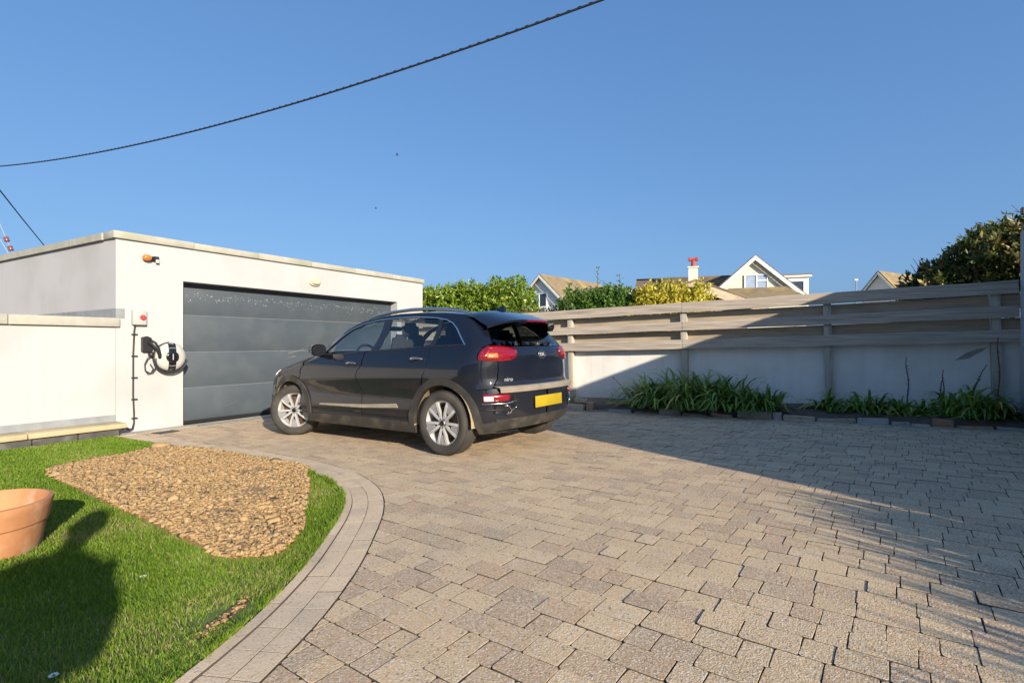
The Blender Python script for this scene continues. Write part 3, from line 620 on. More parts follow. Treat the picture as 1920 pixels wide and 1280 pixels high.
q = MB(); q.box(-.006, .006, -.1575, -.155, -.045, .045); q.build('status_strip', M['grey_plastic'], t)
q = MB()
for rr_ in (.135,):
    for sgn in (1, -1):
        q.tube([(x, -np.interp(math.hypot(x, sgn * .12), [0, .07, .14, .19], [.146, .144, .136, .118]), sgn * (.115 + .02 * math.cos(x * 20))) for x in np.linspace(-.05, .05, 7)], .003, 5)
q.build('trim_ring', M['grey_plastic'], t)
q = MB()
for k in range(3): q.tube([((.218 + .006 * k) * math.cos(a), -.03 - .022 * k, (.205 + .012 * k) * math.sin(a) - .012 * k) for a in np.linspace(R(190), R(352), 24)], .011, 7)
q.tube([((.222) * math.cos(a), -.07, .215 * math.sin(a)) for a in np.linspace(R(95), R(215), 16)], .011, 7); q.build('coiled_cable', M['rubber'], t, smooth=1)
q = MB(); q.tube([(-.205, -.10, -.02), (-.20, -.09, -.09), (-.20, -.07, -.16), (-.235, -.06, -.22), (-.29, -.05, -.24), (-.325, -.05, -.19), (-.33, -.05, -.10), (-.30, -.06, -.02), (-.26, -.08, .03)], .008, 7); q.tube([(-.26, -.05, -.10), (-.22, -.05, -.17), (-.255, -.05, -.235), (-.31, -.04, -.20)], .008, 7); q.build('cable_loop', M['rubber'], t, smooth=1)
t = thing('plug_holster', 'black charging plug resting in its wall holster', 'plug', (3.50, GY, 1.03))
q = MB(); q.prism([(-.06, -.11), (.055, -.11), (.07, 0), (.05, .09), (.0, .115), (-.06, .10)], -.07, -.001, 'y'); q.build('holster', M['plastic_black'], t, fix=True)
q = MB(); q.tube([(.03, -.07, .03), (.06, -.12, 0), (.11, -.13, -.08), (.135, -.12, -.16), (.14, -.11, -.21)], [.045, .042, .030, .026, .022], 12); q.build('plug_grip', M['plastic_black'], t, smooth=1)
q = MB(); q.lathe([(.001, -.03), (.03, -.03), (.045, 0), (.035, .035), (.001, .04)], 12, 'z', (.055, -.05, -.155)); q.build('plug_cap', M['plastic_black'], t, smooth=1)

# ================================================================== FENCE AND WALL (right)
FX = 8.80
wall = thing('boundary_wall', 'low off white rendered wall under the timber boards', 'wall', (FX + .075, 0, 0))
q = MB(); q.add([(.0, -2.3, gz(-2.3) - .2), (.0, 8.47, gz(8.47) - .2), (.0, 8.47, gz(8.47) + 1.06), (.0, -2.3, gz(-2.3) + 1.06), (.16, -2.3, gz(-2.3) - .2), (.16, 8.47, gz(8.47) - .2), (.16, 8.47, gz(8.47) + 1.06), (.16, -2.3, gz(-2.3) + 1.06)], [(0, 1, 2, 3), (7, 6, 5, 4), (0, 4, 5, 1), (3, 2, 6, 7), (0, 3, 7, 4), (1, 5, 6, 2)])
q.build('rendered_face', M['wall_render'], wall, fix=True)
q = MB(); q.add([(-.002, y, gz(y) + z) for y, z in ((-1.38, .78), (-1.52, .80), (-1.66, .90), (-1.71, .95), (-1.60, .92), (-1.50, .88))], [(0, 1, 2, 3, 4, 5)]); q.build('patched_render', M['concrete'], wall)
fen = thing('timber_fence', 'weathered timber fence of wide horizontal boards on posts', 'fence', (FX, 0, 0)); fen.rotation_euler = (-math.atan(SLOPE), 0, 0)
PY = [-1.80, .02, 2.07, 4.16, 6.2, 8.2]
for k, y in enumerate(PY):
    q = MB(); q.box(-.03, .07, y - .05, y + .05, -.2, 1.70, .006); q.build('post', M['post'], fen, smooth=40)
yj = [-2.018, 2.08, 6.2, 8.44]
for zl, zh in ((1.615, 1.775), (1.315, 1.455), (1.005, 1.160)):
    for a in range(3):
        n = 10; y0, y1 = yj[a] + .003, yj[a + 1] - .003; q = MB(); v = []; f = []
        for i in range(n + 1):
            y = y0 + (y1 - y0) * i / n; jz = random.uniform(-.004, .004); jx = random.uniform(-.003, .003); kz = random.uniform(-.005, .005)
            v += [(-.068 + jx, y, zl + kz), (-.068 + jx, y, zh - .006 + jz), (-.062 + jx, y, zh + jz), (-.032, y, zh + jz), (-.032, y, zl + kz)]
        for i in range(n):
            for k in range(5): f.append((i * 5 + k, i * 5 + (k + 1) % 5, (i + 1) * 5 + (k + 1) % 5, (i + 1) * 5 + k))
        f += [tuple(range(5)), tuple(range(n * 5, n * 5 + 5))[::-1]]
        q.add(v, f); q.build('board', M['wood'], fen, fix=True)
for zl, zh in ((1.452, 1.608), (1.145, 1.312)):
    for a in range(3):
        q = MB(); q.box(.072, .10, (yj[a] if a else -2.3) + .01, yj[a + 1] - .01, zl - .002, zh + random.uniform(-.003, .003)); q.build('rear_board', M['wood_rear'], fen)
# bed
BX = 7.95
bed = MB(); n = 24; v = []; f = []
for i in range(n + 1):
    y = -2.0 + i * 9.5 / n
    for x, z in ((BX + .05, .02), (BX + .12, .09), (8.4, .13), (FX + .09, .14)): v.append((x, y, gz(y) + z + random.uniform(-.015, .015)))
for i in range(n):
    for k in range(3): f.append((i * 4 + k, i * 4 + k + 1, (i + 1) * 4 + k + 1, (i + 1) * 4 + k))
bed.add(v, f); tag(bed.build('planting_bed', M['bedsoil'], smooth=1, fix=True), kind='structure')
q = MB(); q.add([(7.865, -2.4, gz(-2.4) - .03), (BX + .02, -2.4, gz(-2.4) - .03), (BX + .02, 8.2, gz(8.2) - .03), (7.865, 8.2, gz(8.2) - .03)] + [(x, y, gz(y) + .004) for x, y in ((7.865, -2.4), (BX + .02, -2.4), (BX + .02, 8.2), (7.865, 8.2))], [(0, 1, 2, 3), (4, 5, 6, 7), (0, 1, 5, 4), (1, 2, 6, 5), (2, 3, 7, 6), (3, 0, 4, 7)]); tag(q.build('mortar_haunch', M['concrete'], fix=True), kind='structure')
edge = thing('stone_edging', 'row of rough mixed stones and bricks edging the planting bed', 'edging', (BX, 0, 0))
y = -1.95; k = 0
while y < 7.6:
    l = random.choice((.12, .2, .28, .36, .44)) * random.uniform(.85, 1.1); hh = random.choice((.035, .06, .08, .11)) * random.uniform(.9, 1.15) + (.05 if 3.2 < y < 4.4 else 0)
    bm = bmesh.new(); bmesh.ops.create_cube(bm, size=1); bmesh.ops.subdivide_edges(bm, edges=bm.edges[:], cuts=1, use_grid_fill=True)
    for w in bm.verts: w.co = Vector((w.co.x * .13 * random.uniform(.85, 1.1), w.co.y * l * random.uniform(.92, 1.0), w.co.z * hh * random.uniform(.8, 1.1))) + Vector((random.uniform(-.01, .01), 0, 0))
    bmesh.ops.bevel(bm, geom=bm.edges[:], offset=.01, segments=1, affect='EDGES')
    q = MB(); q.bm(bm, random.random()); o = q.build('edging_stone', M['stone'], edge, attr=True, smooth=30); o.location = (random.uniform(.04, .08), y + l / 2, gz(y) + hh * .42 - .01); o.rotation_euler = (random.uniform(-.08, .08), random.uniform(-.16, .16), random.uniform(-.2, .2)); y += l + random.choice((.005, .01, .05))
for yy, zz in ((4.0, .17), (3.65, .165)):
    q = MB(); q.box(-.05, .05, -.1, .1, -.035, .035, .008, a=.5); o = q.build('edging_stone', M['stone'], edge, attr=True, smooth=30); o.location = (.12, yy, gz(yy) + zz); o.rotation_euler = (.05, .1, .1)

def strap_plant(name, label, cat, loc, nl, ln, wd, spread, mat_, group=None, upright=.4, droop=1.0, seg=6, squash=1.0):
    t = thing(name, label, cat, loc, group=group); V = []; F = []; A = []
    for i in range(nl):
        az = random.uniform(0, 2 * math.pi); el = math.acos(random.uniform(.05, 1) ** .7 * .98); el = el * (1 - upright) ; L0 = ln * random.uniform(.6, 1.1); w = wd * random.uniform(.7, 1.2)
        bx, by = random.gauss(0, spread), random.gauss(0, spread * squash); p = Vector((bx, by, 0)); d = Vector((math.cos(az) * math.sin(el), math.sin(az) * math.sin(el), math.cos(el)))
        tone = random.random() ** 1.3 * .92 if random.random() > .04 else 1.0
        b0 = len(V); side = Vector((-math.sin(az), math.cos(az), 0))
        for s_ in range(seg + 1):
            u = s_ / seg; ww = w * (1 - u ** 2.2) * (.7 + .6 * min(u * 3, 1)) / 1.3 + .001
            V.append(p + side * ww / 2); V.append(p - side * ww / 2 + Vector((0, 0, .15 * ww))); A += [tone, tone]
            if s_ < seg: F.append((b0 + 2 * s_, b0 + 2 * s_ + 1, b0 + 2 * s_ + 3, b0 + 2 * s_ + 2))
            p = p + d * (L0 / seg); d = (d + Vector((0, 0, -droop * .26 * (.4 + u) * (1.2 - upright)))).normalized()
            if p.z < .01: p.z = .01
    tag(fastmesh('leaves', np.array([v[:] for v in V]), np.array(F), mat_, t, rnd=np.array(A), smooth=True), kind='stuff'); return t
AG = 'strap leaved plants in the bed by the wall'
for (x, y, n, l, sp, lab) in ((8.34, 2.52, 230, .66, .12, 'left end clump of the big strap leaved plant, its leaves reaching furthest left'), (8.34, 2.10, 300, .80, .14, 'tallest strap leaved clump, directly under the second fence post'), (8.38, 1.72, 230, .70, .14, 'dense strap leaved clump right of the tallest one'),
        (8.30, 1.36, 230, .72, .13, 'strap leaved clump with a stalk leaning right'), (8.24, .88, 150, .52, .11, 'low strap leaved clump at the right end of the large group'),
        (8.42, .06, 70, .38, .05, 'small strap leaved tuft at the foot of the third fence post'), (8.36, -.36, 100, .46, .08, 'strap leaved tuft just right of the third post'), (8.34, -.66, 60, .32, .10, 'low strap leaved tuft in the middle of the right bed'), (8.30, -.94, 60, .30, .09, 'low strap leaved tuft below the tall leafy stem'),
        (8.34, -1.42, 170, .54, .11, 'wide strap leaved clump near the right hand post'), (8.36, -1.66, 120, .48, .08, 'strap leaved clump at the right end of the bed'), (8.40, 3.98, 16, .30, .03, 'thin grassy tuft left of the loose brick'), (8.45, 3.25, 16, .22, .04, 'small grassy weed near the left of the bed')):
    strap_plant('strap_leaf_plant', lab, 'plant', (x, y, gz(y) + .11), int(n * 1.4) if n > 20 else n, l * 1.12, .040 if n > 20 else .02, sp, M['strap'], AG, upright=.02, droop=1.45, seg=7)
t = thing('dry_flower_stalk', 'bare stalk leaning left out of the big strap leaved plant', 'stalk', (8.3, 2.9, gz(2.9) + .3)); q = MB(); q.tube([(0, 0, 0), (-.02, .12, .12), (-.03, .22, .22), (-.03, .26, .25)], [.006, .005, .004, .007], 5); q.build('stem', M['bark'], t)
t = thing('dry_flower_stalk', 'bare stalk leaning right above the low end of the plant', 'stalk', (8.3, 1.18, gz(1.2) + .42)); q = MB(); q.tube([(0, 0, 0), (-.01, -.08, .10), (-.02, -.12, .2)], [.006, .005, .004], 5); q.build('stem', M['bark'], t)
ST = 'leafy upright stems in the bed'
for (y, dy, hh, lab) in ((-.86, .02, .72, 'tallest free standing leafy stem against the pale wall'), (-1.20, -.02, .55, 'short leafy stem beside a leaning one in the right bed'), (-1.12, -.10, .45, 'leafy stem leaning right beside the short one'), (-1.36, -.28, .62, 'long leafy stem leaning right towards the last post'), (-1.74, .0, .95, 'tall thin leafy stem in front of the last post')):
    t = thing('leafy_stem', lab, 'plant', (8.52, y, gz(y) + .12), group=ST); q = MB(); pts = [(0, dy * u + .012 * math.sin(u * 9), hh * u) for u in np.linspace(0, 1, 8)]; q.tube(pts, [.010 - .005 * u for u in np.linspace(0, 1, 8)], 5); q.build('stem', M['bark'], t)
    V = []; F = []
    for i in range(int(hh * 42)):
        u = random.uniform(.0, .85); a = random.uniform(0, 6.28); c = Vector((0, dy * u, hh * u)); d = Vector((math.cos(a), math.sin(a), .35)); s_ = Vector((-math.sin(a), math.cos(a), 0)); b0 = len(V); l = random.uniform(.025, .045)
        V += [c, c + d * l * .5 + s_ * l * .3, c + d * l, c + d * l * .5 - s_ * l * .3]; F.append((b0, b0 + 1, b0 + 2, b0 + 3))
    tag(fastmesh('leaves', np.array([v[:] for v in V]), np.array(F), M['stemleaf'], t, rnd=rng.uniform(0, 1, len(V))), kind='stuff')

# ------------------------------------------------------------------ hedges and tree behind the fence
def leaf_cloud(name, C, size, mat_, parent, tone, up=.35, asp=.5):
    n = len(C); d = rng.normal(size=(n, 3)); d[:, 2] += up * 2; d /= np.linalg.norm(d, axis=1)[:, None]
    r = rng.normal(size=(n, 3)); s = np.cross(d, r); s /= np.linalg.norm(s, axis=1)[:, None]; nn_ = np.cross(d, s)
    L = (size * rng.uniform(.6, 1.3, n))[:, None]
    V = np.stack([C, C + d * L * .45 + s * L * asp * .5 + nn_ * L * .08, C + d * L, C + d * L * .45 - s * L * asp * .5 + nn_ * L * .08], 1).reshape(-1, 3)
    i = np.arange(n)[:, None] * 4; F = np.concatenate([i + [0, 1, 2], i + [0, 2, 3]], 0)
    o = fastmesh(name, V, F, mat_, parent, rnd=np.repeat(np.clip(tone, 0, 1), 4)); tag(o, kind='stuff'); return o
def shrub(name, label, cat, loc, lobes, nl, size, mat_, stems, group=None, asp=.5, shoots=20, inner=.0):
    """lobes: (x,y,z,rx,ry,rz); leaves gather on shoots near each lobe's skin"""
    t = thing(name, label, cat, loc, group=group); vol = np.array([l[3] * l[4] + l[4] * l[5] + l[3] * l[5] for l in lobes]); C = []; T = []
    for l, k in zip(lobes, (vol / vol.sum() * nl).astype(int)):
        nsh = max(k // 14, 4); u = rng.normal(size=(nsh, 3)); u /= np.linalg.norm(u, axis=1)[:, None]; u[:, 2] = np.abs(u[:, 2]) * np.where(rng.uniform(size=nsh) < .72, 1, -1)
        rad = rng.uniform(.74, 1.0, nsh) ; tip = np.array(l[:3]) + u * np.array(l[3:]) * rad[:, None]
        idx = rng.integers(0, nsh, k); back = rng.uniform(0, 1, k)[:, None]
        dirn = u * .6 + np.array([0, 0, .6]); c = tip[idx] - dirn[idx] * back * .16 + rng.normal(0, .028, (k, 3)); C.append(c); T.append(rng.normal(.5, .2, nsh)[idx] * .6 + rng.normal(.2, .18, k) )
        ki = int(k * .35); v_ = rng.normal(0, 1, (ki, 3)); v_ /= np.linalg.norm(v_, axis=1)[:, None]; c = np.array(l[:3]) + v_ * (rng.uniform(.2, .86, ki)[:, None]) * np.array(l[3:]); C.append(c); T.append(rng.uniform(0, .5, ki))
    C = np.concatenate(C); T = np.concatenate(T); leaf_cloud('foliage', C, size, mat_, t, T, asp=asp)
    for (x, y, z0, z1) in stems:
        q = MB(); q.tube([(x, y, z0), (x + random.uniform(-.1, .1), y + random.uniform(-.1, .1), (z0 + z1) / 2), (x + random.uniform(-.15, .15), y + random.uniform(-.15, .15), z1)], [.04, .03, .012], 6); q.build('stem', M['bark'], t, smooth=1)
    q = MB()
    for k in range(shoots):
        l = random.choice(lobes); a = random.uniform(0, 6.28); x, y = l[0] + math.cos(a) * l[3] * random.uniform(.2, .9), l[1] + math.sin(a) * l[4] * random.uniform(.2, .9); z = l[2] + l[5] * random.uniform(.4, .85)
        q.tube([(l[0] + (x - l[0]) * .5, l[1] + (y - l[1]) * .5, z - .3), (x, y, z + random.uniform(.05, .22))], [.007, .003], 4)
    if shoots: q.build('twigs', M['bark'], t)
    return t
def lob(y0, y1, zt, x=10.2, n=9, rx_=.75, base=.9, jz=.12):
    out = []
    for k in range(n):
        y = y0 + (y1 - y0) * (k + .5) / n; z = random.uniform(-jz, .3 * jz); hz = (zt - base) / 2
        out.append((random.uniform(-.2, .2), y, base + hz + z, rx_, abs(y1 - y0) / n * 1.05 + .18, hz))
    return out
def hedge(label, y0, y1, zt, mat_, nl, size, x=10.2, name='hedge_shrub', **k):
    return shrub(name, label, 'shrub', (x, 0, 0), lob(y0, y1, zt, **{q: k.pop(q) for q in ('rx_', 'base', 'jz') if q in k}), nl, size, mat_, [(random.uniform(-.2, .2), y0 + (y1 - y0) * f, -.4, zt - .4) for f in (.2, .5, .8)], **k)
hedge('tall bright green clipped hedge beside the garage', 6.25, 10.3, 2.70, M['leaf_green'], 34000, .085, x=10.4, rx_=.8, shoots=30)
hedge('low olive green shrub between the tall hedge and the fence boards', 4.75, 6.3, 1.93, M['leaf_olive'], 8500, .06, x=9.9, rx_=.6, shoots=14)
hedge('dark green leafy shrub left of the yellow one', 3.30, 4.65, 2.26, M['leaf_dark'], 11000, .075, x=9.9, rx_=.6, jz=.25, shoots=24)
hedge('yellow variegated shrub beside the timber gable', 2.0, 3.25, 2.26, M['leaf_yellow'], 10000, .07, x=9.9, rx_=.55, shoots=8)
for (y, zt, lab) in ((4.12, 2.62, 'tall thin shoot standing highest above the dark shrub'), (3.64, 2.46, 'short feathery shoot right of the tall thin one')):
    t = thing('tall_shoot', lab, 'plant', (9.95, y, 1.6)); q = MB(); q.tube([(0, 0, 0), (.01, .01, (zt - 1.6) * .6), (0, 0, zt - 1.6)], [.009, .007, .003], 5); q.build('stem', M['bark'], t)
    C = np.stack([rng.normal(0, .03, 60), rng.normal(0, .03, 60), rng.uniform(.3, 1, 60) * (zt - 1.6)], 1); leaf_cloud('leaves', C, .05, M['leaf_green'], t, rng.uniform(.1, .6, 60), asp=.4)
TL = [(0, -.25, 1.80, .85, .75, .72), (0, -.9, 2.25, 1.0, .8, .8), (.1, -1.7, 2.4, 1.0, .9, .9), (0, -2.5, 2.2, 1.0, .9, .95), (.3, .1, 1.45, .7, .55, .45), (0, -3.3, 2.2, 1, .9, .9)]
shrub('bronze_tree', 'large bronze and green leafed tree rising behind the fence', 'tree', (11.0, -1.38, 0), TL, 26000, .11, M['leaf_bronze'], [(0, -1.2, -.4, 2.0), (.1, -1.9, -.4, 2.2), (-.1, -.6, -.4, 1.8)], asp=.42, shoots=70)

# ------------------------------------------------------------------ houses beyond (local x = right, local y = away)
HR = R(-58)
def house(label, xc, zc_, rot=0): return thing('bungalow', label, 'house', (.53 * xc + .848 * zc_, -.848 * xc + .53 * zc_, 0), HR + rot)
def tiles(mb, A, B, C_, D, rows, proud=.03):
    """courses of tiles lapping down from A-B (top edge) to D-C"""
    A, B, C_, D = map(Vector, (A, B, C_, D)); nrm = (B - A).cross(D - A).normalized()
    if nrm.z < 0: nrm = -nrm
    for k in range(rows):
        u0, u1 = k / rows, (k + 1) / rows + .02; a, b, c, d = A.lerp(D, u0), B.lerp(C_, u0), B.lerp(C_, min(u1, 1)), A.lerp(D, min(u1, 1))
        mb.add([a, b, c + nrm * proud, d + nrm * proud, a - nrm * .06, b - nrm * .06, c - nrm * .04, d - nrm * .04], [(0, 1, 2, 3), (3, 2, 6, 7), (0, 3, 7, 4), (1, 5, 6, 2), (4, 7, 6, 5), (0, 4, 5, 1)])
def gable_roof(mb, x0, x1, y0, y1, zr, ze, ov=.25, rows=14):
    xm = (x0 + x1) / 2; s = (zr - ze) / (xm - x0)
    tiles(mb, (xm, y0, zr), (xm, y1, zr), (x0 - ov, y1, ze - ov * s), (x0 - ov, y0, ze - ov * s), rows); tiles(mb, (xm, y1, zr), (xm, y0, zr), (x1 + ov, y0, ze - ov * s), (x1 + ov, y1, ze - ov * s), rows)
def window(par, x0, x1, y, z0, z1, mull=(), trans=None, pane=M['window']):
    q = MB(); w = .07; q.box(x0, x1, y - .06, y + .05, z0, z0 + w); q.box(x0, x1, y - .06, y + .05, z1 - w, z1); q.box(x0, x0 + w, y - .058, y + .048, z0 + w, z1 - w); q.box(x1 - w, x1, y - .058, y + .048, z0 + w, z1 - w)
    for m in mull: q.box(m - w / 2, m + w / 2, y - .056, y + .046, z0 + w, z1 - w)
    if trans: q.box(trans[0], trans[1], y - .054, y + .044, trans[2] - w / 2, trans[2] + w / 2)
    f = q.build('window', M['whitepaint'], par); q = MB(); q.box(x0 + w, x1 - w, y - .01, y + .0, z0 + w, z1 - w); q.build('pane', pane, f); q = MB(); q.box(x0 - .06, x1 + .06, y - .12, y - .0, z0 - .06, z0 - .004); q.build('sill', M['whitepaint'], f)
# house with the big gable
hb = house('cream bungalow with a steep white edged gable and a chimney with red pot', 16.6, 35, R(-20))
q = MB(); q.prism([(-3.0, -1), (3.0, -1), (3.0, 4.2), (0, 6.93), (-3.0, 4.2)], 0, 6, 'y'); q.build('gable_wall', M['cream'], hb, fix=True)
q = MB(); gable_roof(q, -3.0, 3.0, -.35, 6.5, 7.10, 4.37, .4, 16); q.build('roof', M['tile_dark'], hb)
for sgn in (-1, 1):
    q = MB(); q.prism([(0, 7.02), (0, 6.72), (sgn * 3.4, 3.62), (sgn * 3.4, 3.92)], -.42, -.36, 'y'); q.build('barge_board', M['whitepaint'], hb, fix=True)
window(hb, -.66, .80, -.05, 4.80, 5.78, (.10,), (.13, .73, 5.35), M['curtain'])
q = MB(); tiles(q, (-8.3, 3.6, 6.15), (-.8, 3.6, 6.15), (-.8, -.2, 3.2), (-8.3, -.2, 3.2), 16); tiles(q, (-.8, 3.6, 6.15), (-8.3, 3.6, 6.15), (-8.3, 7.6, 3.2), (-.8, 7.6, 3.2), 10); mr = q.build('main_roof', M['tile'], hb)
q = MB(); q.tube([(-8.3, 3.6, 6.17), (-.8, 3.6, 6.17)], .09, 8); q.build('ridge', M['tile'], hb, smooth=1)
q = MB(); q.box(-8.2, -3.0, .4, 6.8, -1, 3.25); q.build('main_wall', M['cream'], hb)
q = MB(); q.box(-4.3, -3.65, .8, 1.5, 3.4, 6.55); q.box(-4.36, -3.59, .74, 1.56, 6.56, 6.66); ch = q.build('chimney', M['cream'], hb)
q = MB(); q.lathe([(.17, 6.66), (.14, 7.1), (.15, 7.12)], 12, 'z', (-3.97, 1.15, 0)); q.tube([(-4.25, 1.15, 7.2), (-3.7, 1.15, 7.2)], .12, 10); q.box(-4.33, -4.16, 1.02, 1.28, 7.1, 7.36, .03); q.box(-3.79, -3.62, 1.02, 1.28, 7.1, 7.36, .03); q.build('chimney_pot', M['rust'], ch)
q = MB(); q.box(1.2, 3.45, 1.2, 4.5, 3.6, 5.62); q.build('dormer_wall', M['whitepaint'], hb); q = MB(); q.box(1.0, 3.62, 1.02, 4.6, 5.625, 5.75); q.build('dormer_fascia', M['whitepaint'], hb); q = MB(); q.box(.98, 3.64, 1.0, 4.62, 5.752, 5.84); q.build('dormer_roof', M['felt'], hb)
window(hb, 1.5, 3.2, 1.19, 4.3, 5.4, (2.35,))
q = MB(); tiles(q, (-1.7, -1.2, 4.78), (1.7, -1.2, 4.78), (2.9, -3.2, 3.75), (-2.9, -3.2, 3.75), 8); tiles(q, (1.7, -1.2, 4.78), (2.2, -.1, 4.4), (3.4, -.1, 3.75), (2.9, -3.2, 3.75), 6); q.build('bay_roof', M['tile_gold'], hb)
q = MB(); q.box(-2.6, 2.6, -2.9, -.02, -1, 3.8); q.build('bay_wall', M['cream'], hb)
# house left, small gable over the hedge
ha = house('distant white gabled bungalow with a lichen covered roof', 2.3, 40, R(-42))
q = MB(); q.prism([(-2.2, -1), (2.2, -1), (2.2, 4.35), (0, 6.35), (-2.2, 4.35)], 0, 8, 'y'); q.build('gable_wall', M['whitepaint'], ha, fix=True)
q = MB(); gable_roof(q, -2.2, 2.2, -.3, 8.3, 6.5, 4.5, .35, 12); q.build('roof', M['tile_gold'], ha)
for sgn in (-1, 1):
    q = MB(); q.prism([(0, 6.40), (0, 6.20), (sgn * 2.55, 3.88), (sgn * 2.55, 4.08)], -.37, -.31, 'y'); q.build('barge_board', M['whitepaint'], ha, fix=True)
window(ha, -.2, .6, -.05, 3.9, 5.0)
for x0, x1, z1 in ((-4.6, -1.3, 5.35), (2.3, 5.0, 5.3)):
    q = MB(); q.box(x0, x1, 3, 6, 3.5, z1); q.build('dormer_wall', M['whitepaint'], ha); q = MB(); q.box(x0 - .1, x1 + .1, 2.85, 6.1, z1 + .003, z1 + .14); q.build('dormer_roof', M['felt'], ha)
q = MB(); q.box(-5, 5.5, 2.9, 8, -1, 3.49); q.build('main_wall', M['whitepaint'], ha)
# house right, mostly behind the tree
hc = house('small gabled house with a golden ridge left of the tree', 28.75, 40, R(-60))
q = MB(); q.prism([(-1.3, -1), (1.3, -1), (1.3, 4.9), (0, 6.5), (-1.3, 4.9)], 0, 9, 'y'); q.build('gable_wall', M['whitepaint'], hc, fix=True)
q = MB(); gable_roof(q, -1.3, 1.3, -.3, 9, 6.75, 5.15, .5, 12); q.build('roof', M['tile_gold'], hc)
for sgn in (-1, 1):
    q = MB(); q.prism([(0, 6.62), (0, 6.42), (sgn * 1.8, 4.2), (sgn * 1.8, 4.4)], -.36, -.31, 'y'); q.build('barge_board', M['whitepaint'], hc, fix=True)
# timber gable of a garden building just behind the fence
sh = thing('garden_shed', 'brown timber garden shed gable showing above the fence by the chimney', 'shed', (.53 * 5.0 + .848 * 14, -.848 * 5.0 + .53 * 14, 0), HR)
q = MB(); q.prism([(-1.5, -.6), (1.6, -.6), (1.6, 2.05), (.0, 2.55), (-1.5, 2.05)], .35, 2.6, 'y'); q.build('wall', M['gutter'], sh, fix=True)
for sgn in (-1, 1):
    q = MB(); q.prism([(0, 2.74), (0, 2.50), (sgn * 2.0, 1.84), (sgn * 2.0, 2.06)], -.05, .0, 'y'); q.build('barge_board', M['wood_rear'], sh, fix=True)
    q = MB(); q.prism([(0, 2.80), (0, 2.745), (sgn * 2.05, 2.06), (sgn * 2.05, 2.115)], -.06, 2.8, 'y'); q.build('roof_slope', M['tile'], sh, fix=True)
# street lamp far off
t = thing('street_lamp', 'thin distant street lamp above the fence', 'street lamp', (.53 * 26.9 + .848 * 40, -.848 * 26.9 + .53 * 40, 0), HR)
q = MB(); q.tube([(0, 0, -1), (0, 0, 6.0)], .05, 6); q.build('pole', M['metal_pole'], t); q = MB(); q.box(-.16, .10, -.06, .06, 6.0, 6.09); q.build('lantern', M['metal_pole'], t)

# house on the right: its wall end shows at the frame edge and its eaves shade the drive
hs = thing('shading_house', 'white rendered house wall end with brown gutter at the far right edge', 'house', (5.9, -4.5, 0))
def hp(mb, name, m, **k): o = mb.build(name, m, hs, **k); o.location = (-5.9, 4.5, 0); return o
HX0, HX1, HYF, HZ = 3.20, 8.738, -1.985, 2.46
q = MB(); q.box(HX0, HX1, -9, HYF, -.4, HZ - .04); hp(q, 'wall', M['render'])
q = MB(); tiles(q, (HX1, -5.5, 3.35), (HX0, -5.5, 3.35), (HX0, HYF + .07, HZ), (8.2, HYF + .07, HZ), 10); tiles(q, (HX0, -5.5, 3.35), (HX1, -5.5, 3.35), (HX1, -9.1, HZ), (HX0, -9.1, HZ), 10); hp(q, 'roof', M['tile'])
q = MB(); q.prism([(-9, HZ - .04), (HYF, HZ - .04), (-5.5, 3.30)], HX0, HX0 + .2, 'x'); q.prism([(-9, HZ - .04), (HYF, HZ - .04), (-5.5, 3.30)], HX1 - .2, HX1, 'x'); hp(q, 'gable', M['render'], fix=True)
q = MB(); q.tube([(HX0, HYF + .065, HZ - .07), (8.2, HYF + .065, HZ - .07)], .05, 8); hp(q, 'gutter', M['gutter'], smooth=1)
q = MB(); q.box(8.52, 8.60, HYF - .06, HYF + .035, 2.60, 2.69, .01); hp(q, 'gutter_bracket', M['gutter'])
nb = thing('reflection_house', 'unseen low beige bungalow added at the left for the car to reflect', 'house', (-17, 3, 0))  # unseen house added left of view so the car has a skyline to reflect
q = MB(); q.box(-4, 4, -9, 8, -.6, 2.5); q.build('wall', M['cream'], nb); q = MB(); gable_roof(q, -4, 4, -9.3, 8.3, 4.0, 2.5, .4, 10); q.build('roof', M['tile'], nb)
for k in (-6, -1, 4):
    q = MB(); q.box(4.0, 4.06, k, k + 1.8, .6, 1.9); q.build('window', M['whitepaint'], nb); 
# spiky flax plants behind the viewer throw the streaked shadow on the drive
FL = 'flax plants by the house corner'
for k, (x, y, l) in enumerate(((.15, -2.7, 1.0), (.45, -2.95, 1.1), (.75, -3.15, 1.15), (1.25, -3.25, 1.25), (1.75, -3.2, 1.3), (2.2, -3.1, 1.3), (2.65, -2.9, 1.3), (1.5, -2.75, 1.0), (2.1, -2.6, 1.0), (2.6, -2.4, 1.0))):
    strap_plant('flax_plant', ('spiky green flax plant number %s along the row by the house corner' % ['one', 'two', 'three', 'four', 'five', 'six', 'seven', 'eight', 'nine', 'ten'][k]), 'plant', (x, y - .22, gz(y) - .02), 260, l * .93, .055, .10, M['strap'], FL, upright=.55, droop=.7)

